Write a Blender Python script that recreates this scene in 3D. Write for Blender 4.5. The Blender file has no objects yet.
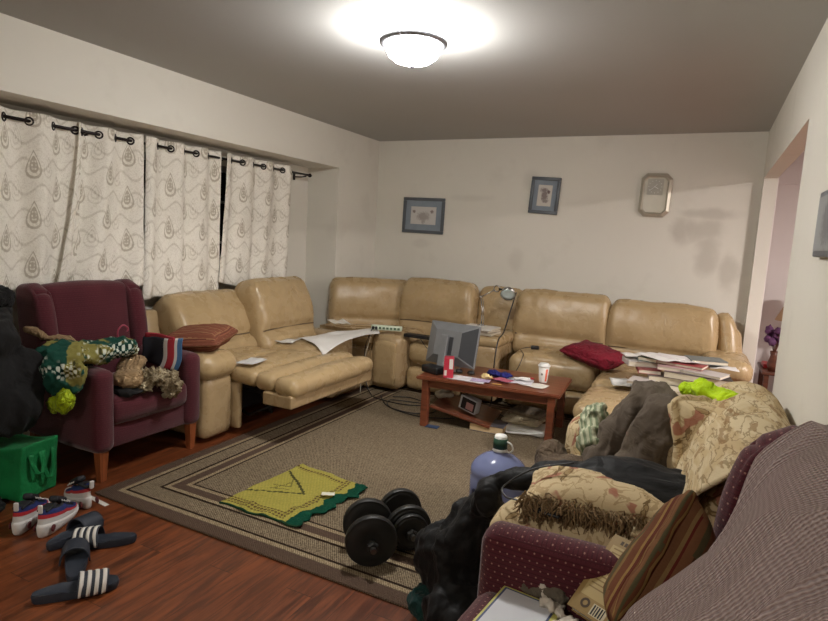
import bpy, bmesh, math, random
from mathutils import Vector, Matrix, Euler, noise

PI = math.pi
S = bpy.context.scene
COL = S.collection
random.seed(7)

# ------------------------------------------------------------------ camera
cam_d = bpy.data.cameras.new('camera')
cam = bpy.data.objects.new('camera', cam_d)
COL.objects.link(cam)
S.camera = cam
YAW, PITCH, ROLL, FPX = 0.456605747, 0.125727996, 0.0547495514, 585.276285
_f = Vector((-math.sin(YAW)*math.cos(PITCH), math.cos(YAW)*math.cos(PITCH), -math.sin(PITCH)))
_r0 = Vector((math.cos(YAW), math.sin(YAW), 0))
_u0 = _r0.cross(_f)
_r = _r0*math.cos(ROLL) + _u0*math.sin(ROLL)
_u = -_r0*math.sin(ROLL) + _u0*math.cos(ROLL)
cam.matrix_world = Matrix(((_r.x, _u.x, -_f.x, 0), (_r.y, _u.y, -_f.y, 0), (_r.z, _u.z, -_f.z, 1.43), (0, 0, 0, 1)))
cam_d.sensor_width = 36
cam_d.lens = FPX*36/828
cam_d.clip_start = 0.05

# ------------------------------------------------------------------ world, exposure
world = bpy.data.worlds.new('world')
S.world = world
world.use_nodes = True
world.node_tree.nodes['Background'].inputs[0].default_value = (0.02, 0.025, 0.04, 1)
world.node_tree.nodes['Background'].inputs[1].default_value = 0.5
S.view_settings.view_transform = 'Standard'
S.view_settings.look = 'None'
S.view_settings.gamma = 1
S.view_settings.exposure = 2.08
S.view_settings.use_curve_mapping = False
DOME_POWER = 42.0      # emission of the ceiling lamp's glass dome

def area(name, loc, rot, size, power, color):
    d = bpy.data.lights.new(name, 'AREA'); d.size = size; d.energy = power; d.color = color
    o = bpy.data.objects.new(name, d); COL.objects.link(o); o.location = loc; o.rotation_euler = rot
    return o
# ceiling lamp of the room next door, seen through the opening only by its light
area('side_room_ceiling_light', (2.3, 3.6, 2.36), (0, 0, 0), 0.3, 36, (1.0, 0.92, 0.88))
# added fill light behind the camera, no lamp known there
area('entry_ceiling_light', (-1.3, -1.3, 2.40), (0, 0, 0), 0.4, 9, (1.0, 0.93, 0.82))

# ------------------------------------------------------------------ node helpers
def C(r, g, b):
    f = lambda c: (c/255/12.92) if c/255 <= 0.04045 else ((c/255+0.055)/1.055)**2.4
    return (f(r), f(g), f(b), 1.0)

class X:
    """a value in a shader graph"""
    def __init__(s, nt, v): s.nt = nt; s.v = v
    def _op(s, op, *a):
        n = s.nt.nodes.new('ShaderNodeMath'); n.operation = op
        for i, q in enumerate((s,)+a):
            v = q.v if isinstance(q, X) else q
            if isinstance(v, (int, float)): n.inputs[i].default_value = v
            else: s.nt.links.new(v, n.inputs[i])
        return X(s.nt, n.outputs[0])
    def __add__(s, o): return s._op('ADD', o)
    def __radd__(s, o): return s._op('ADD', o)
    def __sub__(s, o): return s._op('SUBTRACT', o)
    def __rsub__(s, o): return (s*-1)+o
    def __mul__(s, o): return s._op('MULTIPLY', o)
    def __rmul__(s, o): return s._op('MULTIPLY', o)
    def __truediv__(s, o): return s._op('DIVIDE', o)
    def abs(s): return s._op('ABSOLUTE')
    def sin(s): return s._op('SINE')
    def cos(s): return s._op('COSINE')
    def fract(s): return s._op('FRACT')
    def floor(s): return s._op('FLOOR')
    def sqrt(s): return s._op('SQRT')
    def pow(s, o): return s._op('POWER', o)
    def min(s, o): return s._op('MINIMUM', o)
    def max(s, o): return s._op('MAXIMUM', o)
    def gt(s, o): return s._op('GREATER_THAN', o)
    def lt(s, o): return s._op('LESS_THAN', o)
    def step(s, a, b):
        n = s.nt.nodes.new('ShaderNodeMapRange'); n.interpolation_type = 'SMOOTHSTEP'
        s.nt.links.new(s.v, n.inputs[0]); n.inputs[1].default_value = a; n.inputs[2].default_value = b
        return X(s.nt, n.outputs[0])
    def band(s, a, b): return s.gt(a)*s.lt(b)

class G:
    """a material under construction"""
    def __init__(s, name, rough=0.6, metal=0.0, spec=0.5):
        s.m = bpy.data.materials.new(name); s.m.use_nodes = True; s.nt = s.m.node_tree
        s.b = s.nt.nodes['Principled BSDF']
        s.set('Roughness', rough); s.set('Metallic', metal); s.set('Specular IOR Level', spec)
        s.tc = s.nt.nodes.new('ShaderNodeTexCoord')
    def set(s, k, v):
        if isinstance(v, X): v = v.v
        if isinstance(v, bpy.types.NodeSocket): s.nt.links.new(v, s.b.inputs[k])
        else: s.b.inputs[k].default_value = v
        return s
    def xyz(s, src='Object'):
        n = s.nt.nodes.new('ShaderNodeSeparateXYZ'); s.nt.links.new(s.tc.outputs[src], n.inputs[0])
        return [X(s.nt, n.outputs[i]) for i in range(3)]
    def vec(s, x, y, z=0.0):
        n = s.nt.nodes.new('ShaderNodeCombineXYZ')
        for i, q in enumerate((x, y, z)):
            if isinstance(q, X): s.nt.links.new(q.v, n.inputs[i])
            else: n.inputs[i].default_value = q
        return n.outputs[0]
    def noise(s, scale=5.0, detail=3.0, src='Object', vec=None, rough=0.5, dist=0.0):
        n = s.nt.nodes.new('ShaderNodeTexNoise'); s.nt.links.new(vec if vec is not None else s.tc.outputs[src], n.inputs['Vector'])
        n.inputs['Scale'].default_value = scale; n.inputs['Detail'].default_value = detail
        n.inputs['Roughness'].default_value = rough; n.inputs['Distortion'].default_value = dist
        return X(s.nt, n.outputs[0])
    def voro(s, scale=5.0, src='Object', vec=None, feat='F1'):
        n = s.nt.nodes.new('ShaderNodeTexVoronoi'); s.nt.links.new(vec if vec is not None else s.tc.outputs[src], n.inputs['Vector'])
        n.inputs['Scale'].default_value = scale; n.feature = feat
        return X(s.nt, n.outputs['Distance'])
    def mix(s, f, a, b):
        n = s.nt.nodes.new('ShaderNodeMix'); n.data_type = 'RGBA'
        for k, q in ((0, f), (6, a), (7, b)):
            if isinstance(q, X): q = q.v
            if isinstance(q, bpy.types.NodeSocket): s.nt.links.new(q, n.inputs[k])
            else: n.inputs[k].default_value = q
        return n.outputs[2]
    def bump(s, h, strength=0.3, dist=0.01):
        n = s.nt.nodes.new('ShaderNodeBump'); s.nt.links.new(h.v, n.inputs['Height'])
        n.inputs['Strength'].default_value = strength; n.inputs['Distance'].default_value = dist
        s.nt.links.new(n.outputs[0], s.b.inputs['Normal']); return s
    def col(s, c): return s.set('Base Color', c)

def plain(name, c, rough=0.6, metal=0.0, var=0.06, scale=12.0, bump=0.0, spec=0.5):
    g = G(name, rough, metal, spec)
    n = g.noise(scale, 4)
    d = tuple(max(0, q*(1-var*3)) for q in c[:3])+(1,)
    u = tuple(min(1, q*(1+var*2)) for q in c[:3])+(1,)
    g.col(g.mix(n, d, u))
    if bump: g.bump(g.noise(scale*6, 5), bump, 0.01)
    return g.m

def cloth_mat(name, c, c2=None, rib=0.0, rough=0.9, nscale=6, wr=0.6):
    g = G(name, rough, spec=0.2)
    n = g.noise(nscale, 5)
    c2 = c2 or tuple(q*0.6 for q in c[:3])+(1,)
    g.col(g.mix(n.step(0.3, 0.7), c2, c))
    u, v, w = g.xyz('UV')
    if rib:
        h = (u*rib).sin()*(v*rib).sin() + g.noise(260, 2)*0.8
    else:
        h = g.noise(240, 2)*0.5
    cr = (g.noise(nscale*1.8, 3, dist=1.3)-0.5).abs()._op('MULTIPLY', 7.0).min(1.0)
    g.bump(h*0.25+cr, wr, 0.016)
    g.set('Sheen Weight', 0.04)
    return g.m

M = {}
# ---- room
g = G('wall_paint', 0.75, spec=0.25)
x, y, z = g.xyz()
n = g.noise(1.3, 4)
spots = g.noise(2.6, 5, rough=0.55).step(0.56, 0.70)
# darker blotches in the wall colour, each at its own place on the back wall
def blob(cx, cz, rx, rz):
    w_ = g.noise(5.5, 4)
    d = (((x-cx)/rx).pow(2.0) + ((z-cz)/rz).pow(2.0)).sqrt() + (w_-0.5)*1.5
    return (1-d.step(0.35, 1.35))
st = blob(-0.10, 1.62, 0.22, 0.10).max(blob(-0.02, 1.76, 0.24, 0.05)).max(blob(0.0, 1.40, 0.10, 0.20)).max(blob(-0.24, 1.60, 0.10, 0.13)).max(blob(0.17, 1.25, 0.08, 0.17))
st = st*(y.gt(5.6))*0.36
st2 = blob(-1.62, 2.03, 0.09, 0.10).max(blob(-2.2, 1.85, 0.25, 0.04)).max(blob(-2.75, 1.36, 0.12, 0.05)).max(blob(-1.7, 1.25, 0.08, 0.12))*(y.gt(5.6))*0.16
c = g.mix(n, C(216, 212, 201), C(227, 224, 214))
c = g.mix(spots*0.18, c, C(188, 182, 168))
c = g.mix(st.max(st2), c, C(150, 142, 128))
g.col(c).bump(g.noise(60, 4), 0.08, 0.004)
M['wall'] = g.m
M['wall_pink'] = plain('side_room_paint', C(224, 217, 214), 0.8, var=0.02, scale=2)
g = G('ceiling_paint', 0.9, spec=0.1)
g.col(g.mix(g.noise(1.2, 3), C(178, 178, 176), C(186, 186, 184))).bump(g.noise(90, 3), 0.05, 0.003)
M['ceiling'] = g.m

g = G('floor_laminate', 0.33, spec=0.45)
x, y, z = g.xyz()
row = (x*(1/0.125)).floor()
yo = y + row*0.37
pl = (yo*(1/1.15)).floor()
wn = g.nt.nodes.new('ShaderNodeTexWhiteNoise'); wn.noise_dimensions = '2D'
g.nt.links.new(g.vec(row, pl), wn.inputs['Vector'])
r1 = X(g.nt, wn.outputs['Value'])
gr = g.noise(3.0, 6, vec=g.vec(x*9+r1*7, y*0.9+r1*13, 0.0), rough=0.62, dist=0.6)
gr2 = g.noise(14.0, 4, vec=g.vec(x*6, y*0.35+r1*3, 0.0))
c = g.mix(gr.step(0.32, 0.68), C(74, 38, 21), C(132, 72, 39))
c = g.mix(gr2.step(0.45, 0.75)*0.45, c, C(54, 26, 15))
c = g.mix(r1*0.35, c, C(104, 52, 27))
fx = (x*(1/0.125)).fract(); fy = (yo*(1/1.15)).fract()
dark_line = fx.lt(0.02).max(fy.lt(0.003))
c = g.mix(dark_line*0.6, c, C(30, 12, 8))
g.col(c).bump(gr*0.4+dark_line*-1.0, 0.12, 0.003)
g.set('Roughness', gr*0.2+0.27)
M['floor'] = g.m

# ---- leather
def leather(name, c1, c2):
    g = G(name, 0.36, spec=0.5)
    n = g.noise(2.2, 4)
    g.col(g.mix(n.step(0.3, 0.7), c1, c2))
    fine = g.voro(210, feat='F1')
    x, y, z = g.xyz()
    cr = g.noise(3.2, 3, vec=g.vec(x*2.2, y*1.6, z*0.9), rough=0.5, dist=1.6)
    cre = (cr-0.5).abs().step(0.0, 0.05)
    msk = g.noise(1.7, 2, vec=g.vec(x+4.0, y, z)).step(0.42, 0.62)
    g.bump(cre*msk*0.25+fine*0.08+g.noise(9, 3)*1.3, 0.34, 0.016)
    g.set('Roughness', g.noise(9, 3)*0.16+0.20)
    return g.m
M['leather'] = leather('tan_leather', C(169, 145, 107), C(175, 151, 113))
M['leather_base'] = leather('tan_leather_base', C(160, 137, 103), C(171, 147, 111))
M['leather_seam'] = plain('leather_seam', C(84, 66, 46), 0.6)
M['black_metal'] = plain('black_metal', C(24, 23, 23), 0.45, 0.6)
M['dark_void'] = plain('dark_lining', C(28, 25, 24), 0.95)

def upholstery(name, dots=0.75):
    g = G(name, 0.88, spec=0.2)
    u, v, w = g.xyz('UV')
    k = 1/0.021
    a = (u*k); b = (v*k)
    a2 = a + b.floor()*0.5
    du = a2.fract()-0.5; dv = b.fract()-0.5
    d = (du*du+dv*dv).sqrt()
    dot = 1-d.step(0.08, 0.15)
    line = (v*(2*PI/0.012)).sin().step(0.3, 0.95)
    n = g.noise(5, 4)
    c = g.mix(n, C(70, 25, 34), C(90, 35, 44))
    c = g.mix(line*0.45, c, C(50, 17, 26))
    c = g.mix(dot*dots, c, C(170, 128, 116))
    g.col(c).bump(g.noise(300, 2)+line*0.5, 0.3, 0.003)
    g.set('Sheen Weight', 0.25)
    return g.m
M['maroon'] = upholstery('burgundy_dotted_upholstery')
M['maroon_rib'] = upholstery('burgundy_ribbed_upholstery', 0.06)
M['maroon_plain'] = cloth_mat('burgundy_side_upholstery', C(82, 30, 40), C(60, 22, 30))

g = G('floral_fabric', 0.9, spec=0.15)
a = g.noise(7.5, 3, dist=1.4); b = g.noise(17, 3, dist=0.9); cc = g.noise(9.5, 2, vec=g.vec(*[q+7.3 for q in g.xyz()]), dist=1.2)
c = g.mix(g.noise(3, 2), C(196, 176, 138), C(214, 196, 160))
c = g.mix(b.band(0.47, 0.53)*0.55, c, C(150, 122, 84))
c = g.mix(a.step(0.57, 0.62)*0.75, c, C(142, 116, 76))
c = g.mix(cc.step(0.60, 0.64)*0.8, c, C(160, 96, 82))
c = g.mix(a.band(0.60, 0.63)*0.7, c, C(92, 70, 44))
g.col(c).bump(g.noise(160, 3), 0.3, 0.004)
M['floral'] = g.m

def wood(name, c1, c2, rough=0.35, ax=0):
    g = G(name, rough)
    q = g.xyz()
    k = [14.0, 14.0, 14.0]; k[ax] = 1.2
    n = g.noise(2.2, 5, vec=g.vec(q[0]*k[0], q[1]*k[1], q[2]*k[2]), dist=0.8)
    g.col(g.mix(n.step(0.3, 0.7), c1, c2)).bump(n, 0.05, 0.002)
    return g.m
M['cherry'] = wood('cherry_wood', C(98, 52, 35), C(130, 72, 48), 0.28)
M['leg_wood'] = wood('leg_wood', C(120, 62, 32), C(150, 84, 48), 0.4, 2)

# ------------------------------------------------------------------ mesh helpers
def boxuv(bm):
    uv = bm.loops.layers.uv.verify()
    for f in bm.faces:
        n = f.normal; a = [abs(q) for q in n]; k = a.index(max(a))
        i, j = ((1, 2), (0, 2), (0, 1))[k]
        for l in f.loops: l[uv].uv = (l.vert.co[i], l.vert.co[j])

def obj(name, bm, mat, parent=None, smooth=True, keepuv=False, loc=None, rotz=None, auto=None):
    bm.normal_update()
    if not keepuv: boxuv(bm)
    me = bpy.data.meshes.new(name)
    bm.to_mesh(me); bm.free()
    for m_ in (mat if isinstance(mat, (list, tuple)) else [mat]): me.materials.append(m_)
    if smooth:
        me.polygons.foreach_set('use_smooth', [True]*len(me.polygons))
        if auto is not None: me.set_sharp_from_angle(angle=math.radians(auto))
    o = bpy.data.objects.new(name, me); COL.objects.link(o)
    if parent: o.parent = parent
    if loc is not None: o.location = loc
    if rotz is not None: o.rotation_euler = (0, 0, rotz)
    return o

def tag(o, label, cat=None, group=None):
    o['label'] = label
    if cat: o['category'] = cat
    if group: o['group'] = group
    return o

def thing(name, label, cat, loc=(0, 0, 0), rotz=0.0, group=None, rot=None):
    o = bpy.data.objects.new(name, None); COL.objects.link(o)
    o.empty_display_size = 0.05
    o.location = loc; o.rotation_euler = rot if rot else (0, 0, rotz)
    return tag(o, label, cat, group)

def struct(name, bm, mat, smooth=False, **k):
    o = obj(name, bm, mat, smooth=smooth, **k); o['kind'] = 'structure'; return o

def TR(loc=(0, 0, 0), rot=(0, 0, 0)):
    return Matrix.Translation(loc) @ Euler(rot).to_matrix().to_4x4()

def merge(bm, b2):
    me = bpy.data.meshes.new('tmp'); b2.to_mesh(me); b2.free(); bm.from_mesh(me); bpy.data.meshes.remove(me)

def box(bm, p0, p1, r=0.0, seg=2, mtx=None):
    b2 = bmesh.new()
    bmesh.ops.create_cube(b2, size=1)
    c = [(a+b)/2 for a, b in zip(p0, p1)]; s = [abs(b-a) for a, b in zip(p0, p1)]
    for v in b2.verts: v.co = Vector([c[i]+v.co[i]*s[i] for i in range(3)])
    if r > 0:
        bmesh.ops.bevel(b2, geom=b2.edges[:], offset=min(r, min(s)*0.49), segments=seg, profile=0.5, affect='EDGES')
    if mtx is not None: b2.transform(mtx)
    if bm is None: return b2
    merge(bm, b2)
    return bm

def nbox(p0, p1, r=0.0, seg=2, mtx=None): return box(bmesh.new(), p0, p1, r, seg, mtx)

def pad(size, r=0.06, puff=(0, 0, 0), n=12, wr=0.0, wf=7.0, seed=0, f=None, mtx=None, dens=None):
    """a stuffed cushion: rounded box, faces puffed, surface wrinkled; f(co, uvw) reshapes"""
    bm = bmesh.new()
    sx, sy, sz = size
    if dens is None: dens = n
    nn = [max(3, int(round(n*q/max(size)))+2) for q in size]
    # build as three pairs of grids
    hs = Vector((sx/2, sy/2, sz/2))
    def add(ax, sg):
        i, j = [(1, 2), (0, 2), (0, 1)][ax]
        vs = []
        for a in range(nn[i]+1):
            row = []
            for b in range(nn[j]+1):
                p = [0, 0, 0]; p[ax] = sg
                p[i] = math.sin((a/nn[i]-0.5)*PI*0.94)/math.sin(PI*0.47)
                p[j] = math.sin((b/nn[j]-0.5)*PI*0.94)/math.sin(PI*0.47)
                row.append(bm.verts.new(p))
            vs.append(row)
        for a in range(nn[i]):
            for b in range(nn[j]):
                q = [vs[a][b], vs[a+1][b], vs[a+1][b+1], vs[a][b+1]]
                fl = (sg > 0) != (ax == 1)
                bm.faces.new(q if fl else q[::-1])
    for ax in range(3):
        for sg in (-1, 1): add(ax, sg)
    bmesh.ops.remove_doubles(bm, verts=bm.verts[:], dist=1e-5)
    for v in bm.verts:
        w = v.co.copy()
        p = Vector((w.x*hs.x, w.y*hs.y, w.z*hs.z))
        rr = min(r, hs.x*0.98, hs.y*0.98, hs.z*0.98)
        q = Vector([max(-(hs[i]-rr), min(hs[i]-rr, p[i])) for i in range(3)])
        d = p-q
        if d.length > 1e-6: p = q + d.normalized()*rr
        for i in range(3):
            j, k = [(1, 2), (0, 2), (0, 1)][i]
            p[i] += puff[i]*w[i]*(1-w[j]**2)*(1-w[k]**2)
        if f: p = f(p, w)
        v.co = p
    if wr:
        bm.normal_update()
        off = Vector((seed*3.1, seed*1.7, seed*2.3))
        for v in bm.verts:
            q = v.co*wf+off
            a = noise.noise(Vector((q.x, q.y, q.z)))
            b = 1-abs(noise.noise(q*1.9+Vector((5, 5, 5))))*2
            v.co += v.normal*wr*(a+b*0.6)
    if mtx is not None: bm.transform(mtx)
    return bm

def tube(bm, pts, rad, seg=10, cap=True):
    pts = [Vector(p) for p in pts]
    rings = []
    up = Vector((0, 0, 1))
    prev = None
    for i, p in enumerate(pts):
        t = (pts[min(i+1, len(pts)-1)]-pts[max(i-1, 0)]).normalized()
        a = prev if prev is not None else (up if abs(t.z) < 0.9 else Vector((1, 0, 0)))
        s = t.cross(a).normalized(); a = s.cross(t).normalized(); prev = a
        r = rad[i] if isinstance(rad, (list, tuple)) else rad
        rings.append([bm.verts.new(p+(s*math.cos(2*PI*k/seg)+a*math.sin(2*PI*k/seg))*r) for k in range(seg)])
    for i in range(len(rings)-1):
        for k in range(seg):
            bm.faces.new((rings[i][k], rings[i][(k+1) % seg], rings[i+1][(k+1) % seg], rings[i+1][k]))
    if cap:
        bm.faces.new(rings[0][::-1]); bm.faces.new(rings[-1])
    return bm

def spline(pts, n=8):
    pts = [Vector(p) for p in pts]; out = []
    for i in range(len(pts)-1):
        p0 = pts[max(i-1, 0)]; p1 = pts[i]; p2 = pts[i+1]; p3 = pts[min(i+2, len(pts)-1)]
        for k in range(n):
            t = k/n
            out.append(0.5*((2*p1)+(p2-p0)*t+(2*p0-5*p1+4*p2-p3)*t*t+(3*p1-p0-3*p2+p3)*t**3))
    out.append(pts[-1]); return out

def lathe(bm, prof, seg=32, center=(0, 0, 0), mtx=None):
    b2 = bmesh.new(); rings = []
    for r, z in prof:
        if r < 1e-5: rings.append([b2.verts.new((0, 0, z))])
        else: rings.append([b2.verts.new((r*math.cos(2*PI*k/seg), r*math.sin(2*PI*k/seg), z)) for k in range(seg)])
    for a, b in zip(rings, rings[1:]):
        for k in range(seg):
            k2 = (k+1) % seg
            if len(a) == 1 and len(b) > 1: b2.faces.new((a[0], b[k2], b[k]))
            elif len(b) == 1 and len(a) > 1: b2.faces.new((a[k], a[k2], b[0]))
            elif len(a) > 1: b2.faces.new((a[k], a[k2], b[k2], b[k]))
    bmesh.ops.recalc_face_normals(b2, faces=b2.faces[:])
    b2.transform(Matrix.Translation(center))
    if mtx is not None: b2.transform(mtx)
    merge(bm, b2); return bm

def nlathe(*a, **k): return lathe(bmesh.new(), *a, **k)

def prism(bm, poly, z0, z1, mtx=None, r=0.0):
    b2 = bmesh.new()
    a = [b2.verts.new((p[0], p[1], z0)) for p in poly]; b = [b2.verts.new((p[0], p[1], z1)) for p in poly]
    n = len(poly)
    b2.faces.new(a[::-1]); b2.faces.new(b)
    for i in range(n): b2.faces.new((a[i], a[(i+1) % n], b[(i+1) % n], b[i]))
    bmesh.ops.recalc_face_normals(b2, faces=b2.faces[:])
    if r: bmesh.ops.bevel(b2, geom=b2.edges[:], offset=r, segments=2, affect='EDGES')
    if mtx is not None: b2.transform(mtx)
    merge(bm, b2); return bm

def sheet(fn, nu, nv, thick=0.003, usc=1.0, vsc=1.0):
    """cloth or paper: grid through fn(u, v), given a real thickness"""
    bm = bmesh.new(); uv = bm.loops.layers.uv.verify()
    P = [[Vector(fn(i/nu, j/nv)) for j in range(nv+1)] for i in range(nu+1)]
    N = [[None]*(nv+1) for _ in range(nu+1)]
    for i in range(nu+1):
        for j in range(nv+1):
            du = P[min(i+1, nu)][j]-P[max(i-1, 0)][j]; dv = P[i][min(j+1, nv)]-P[i][max(j-1, 0)]
            nn = du.cross(dv); N[i][j] = nn.normalized() if nn.length > 1e-9 else Vector((0, 0, 1))
    L = []
    for s in (0.5, -0.5):
        L.append([[bm.verts.new(P[i][j]+N[i][j]*thick*s) for j in range(nv+1)] for i in range(nu+1)])
    def face(vs, uvs):
        f = bm.faces.new(vs)
        for l, q in zip(f.loops, uvs): l[uv].uv = (q[0]*usc, q[1]*vsc)
    for s in (0, 1):
        g_ = L[s]
        for i in range(nu):
            for j in range(nv):
                ids = [(i, j), (i+1, j), (i+1, j+1), (i, j+1)]
                if s: ids = ids[::-1]
                face([g_[a][b] for a, b in ids], [(a/nu, b/nv) for a, b in ids])
    for i in range(nu):
        for j, fl in ((0, 1), (nv, 0)):
            q = [(0, i), (0, i+1), (1, i+1), (1, i)]
            if fl: q = q[::-1]
            face([L[s][a][j] for s, a in q], [(a/nu, j/nv) for s, a in q])
    for j in range(nv):
        for i, fl in ((0, 0), (nu, 1)):
            q = [(0, j), (0, j+1), (1, j+1), (1, j)]
            if fl: q = q[::-1]
            face([L[s][i][b] for s, b in q], [(i/nu, b/nv) for s, b in q])
    bmesh.ops.recalc_face_normals(bm, faces=bm.faces[:])
    return bm

def heap(blobs, voxel=0.014, amp=0.014, freq=6.0, stretch=(1, 1, 1), seed=0, rough=0.5, floor=None, smooth=2, keep=None):
    """crumpled cloth: blobs fused to one skin, then creased by ridged noise"""
    bm = bmesh.new()
    for b in blobs:
        c, r = b[0], b[1]; rt = b[2] if len(b) > 2 else (0, 0, 0)
        b2 = bmesh.new(); bmesh.ops.create_icosphere(b2, subdivisions=3, radius=1)
        b2.transform(Matrix.Translation(c) @ Euler(rt).to_matrix().to_4x4() @ Matrix.Diagonal((*r, 1)))
        merge(bm, b2)
    me = bpy.data.meshes.new('tmp'); bm.to_mesh(me); bm.free()
    o = bpy.data.objects.new('tmp', me); COL.objects.link(o)
    md = o.modifiers.new('r', 'REMESH'); md.mode = 'VOXEL'; md.voxel_size = voxel
    dg = bpy.context.evaluated_depsgraph_get()
    m2 = bpy.data.meshes.new_from_object(o.evaluated_get(dg))
    bpy.data.objects.remove(o); bpy.data.meshes.remove(me)
    bm = bmesh.new(); bm.from_mesh(m2); bpy.data.meshes.remove(m2)
    for _ in range(smooth+2): bmesh.ops.smooth_vert(bm, verts=bm.verts[:], factor=0.5, use_axis_x=True, use_axis_y=True, use_axis_z=True)
    off = Vector((seed*5.3, seed*2.9, seed*7.7))
    for lev, (A, F) in enumerate(((amp*1.5, freq*0.5), (amp*1.25, freq*1.15), (amp*0.75*rough*2, freq*2.6), (amp*0.32*rough*2, freq*5.5))):
        bm.normal_update()
        mv = []
        for v in bm.verts:
            q = Vector((v.co.x*stretch[0], v.co.y*stretch[1], v.co.z*stretch[2]))*F + off
            q = q + noise.noise_vector(q*0.55)*1.1
            if lev == 0: d = noise.noise(q)
            else: d = (0.55-min(1.0, abs(noise.noise(q))*2.6)**0.7)
            mv.append(v.normal*A*d)
        for v, m_ in zip(bm.verts, mv): v.co += m_
        if lev < 3: bmesh.ops.smooth_vert(bm, verts=bm.verts[:], factor=0.3, use_axis_x=True, use_axis_y=True, use_axis_z=True)
    if floor is not None:
        for v in bm.verts:
            if v.co.z < floor: v.co.z = floor
    if keep:
        for v in bm.verts: v.co = Vector(keep(v.co))
    return bm

def put(o, blobs=None): return o

#@@SHELL
XL, XR, YB, H = -3.33, 0.35, 5.70, 2.44
XREC = -3.70     # back of the window recess
YREC = 4.93      # its far end
ZH = 2.06
YR0 = 3.25       # near jamb of the opening in the right wall
Y0 = -2.2
T = 0.10
struct('floor', nbox((XREC-0.3, Y0, -0.1), (3.4, 7.3, 0)), M['floor'])
struct('ceiling', nbox((XREC-0.3, Y0, H), (3.4, 7.3, H+0.1)), M['ceiling'])
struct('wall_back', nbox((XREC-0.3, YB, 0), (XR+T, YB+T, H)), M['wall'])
bm = bmesh.new()
box(bm, (XL-0.37-T, YREC, 0), (XL, YB, H))
box(bm, (XREC, Y0, ZH), (XL, YREC, H))
WY0, WY1, WZ0, WZ1 = 1.75, 4.45, 0.98, 1.93
box(bm, (XREC-T, Y0, 0), (XREC, YREC, WZ0))
box(bm, (XREC-T, Y0, WZ1), (XREC, YREC, H))
box(bm, (XREC-T, Y0, WZ0), (XREC, WY0, WZ1))
box(bm, (XREC-T, WY1, WZ0), (XREC, YREC, WZ1))
struct('wall_left', bm, M['wall'])
bm = bmesh.new()
box(bm, (XR, Y0, 0), (XR+T, YR0, H))
box(bm, (XR, YR0, ZH), (XR+T, YB, H))
box(bm, (XR, YB-0.08, 0), (XR+T, YB, ZH))
struct('wall_right', bm, M['wall'])
struct('wall_front', nbox((XREC-0.3, Y0-T, 0), (3.4, Y0, H)), M['wall'])
# the room next door, seen through the opening
bm = bmesh.new()
box(bm, (XR, 6.8, 0), (3.3, 6.9, H))
box(bm, (XR+T, 6.77, 2.13), (3.3, 6.8, H))
box(bm, (3.3, Y0, 0), (3.4, 7.3, H))
box(bm, (XR, YB+T, 0), (XR+T, 7.2, H))
struct('wall_side_room', bm, M['wall_pink'])
bm = bmesh.new(); box(bm, (XR+T, YB-0.0, 0), (XR+T+0.012, YB+T, H), 0.003)
struct('trim_1', bm, M['wall_pink'])
struct('baseboard_back', nbox((XL, YB-0.015, 0), (XR, YB, 0.09), 0.004), M['wall'])

# window behind the curtains
M['glass_night'] = plain('night_glass', C(18, 20, 26), 0.08)
M['win_frame'] = plain('window_frame_paint', C(150, 148, 142), 0.5)
wf = bmesh.new()
for z_ in (WZ0, WZ1-0.05): box(wf, (XREC-0.07, WY0, z_), (XREC-0.01, WY1, z_+0.05), 0.004)
nm = 5
for i in range(nm+1):
    yy = WY0+(WY1-WY0-0.05)*i/nm
    box(wf, (XREC-0.07, yy, WZ0), (XREC-0.01, yy+0.05, WZ1), 0.004)
for z_ in (1.28, 1.62): box(wf, (XREC-0.06, WY0, z_), (XREC-0.03, WY1, z_+0.02), 0.003)
w1 = obj('window_1', wf, M['win_frame'], smooth=False); w1['kind'] = 'structure'
pn = obj('pane', nbox((XREC-0.085, WY0, WZ0), (XREC-0.078, WY1, WZ1)), M['glass_night'], w1, smooth=False)

#@@RUG
g = G('rug_weave', 0.97, spec=0.05)
x, y, z = g.xyz()
RX0, RX1, RY0, RY1 = -2.74, -0.35, 1.90, 5.05
d = (x-RX0).min(y-RY0).min(RX1-x).min(RY1-y)
wv = ((x*(2*PI/0.011)).sin()*(y*(2*PI/0.016)).sin())
nz = g.noise(120, 3)
tex = (wv*0.3+nz).step(0.3, 0.8)
beige = g.mix(tex, C(120, 104, 80), C(172, 156, 128))
tweed = g.mix(tex, C(88, 75, 60), C(154, 139, 115))
brown = g.mix(nz, C(76, 61, 52), C(96, 79, 67))
dark = g.mix(nz, C(40, 30, 24), C(52, 40, 32))
c = g.mix(d.band(0.0, 0.075), tweed, brown)
c = g.mix(d.band(0.080, 0.104), c, beige)
c = g.mix(d.band(0.104, 0.118), c, dark)
c = g.mix(d.band(0.222, 0.238), c, dark)
c = g.mix(d.band(0.238, 0.262), c, beige)
c = g.mix(d.band(0.262, 0.316), c, brown)
c = g.mix(d.band(0.316, 0.340), c, beige)
c = g.mix(d.band(0.340, 0.352), c, dark)
g.col(c).bump(wv*0.4+nz, 0.6, 0.006)
M['rug'] = g.m
rug = obj('area_rug', nbox((RX0, RY0, 0.001), (RX1, RY1, 0.011), 0.004), M['rug'], smooth=False)
tag(rug, 'large brown and beige area rug with striped border on the wood floor', 'rug')

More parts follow.
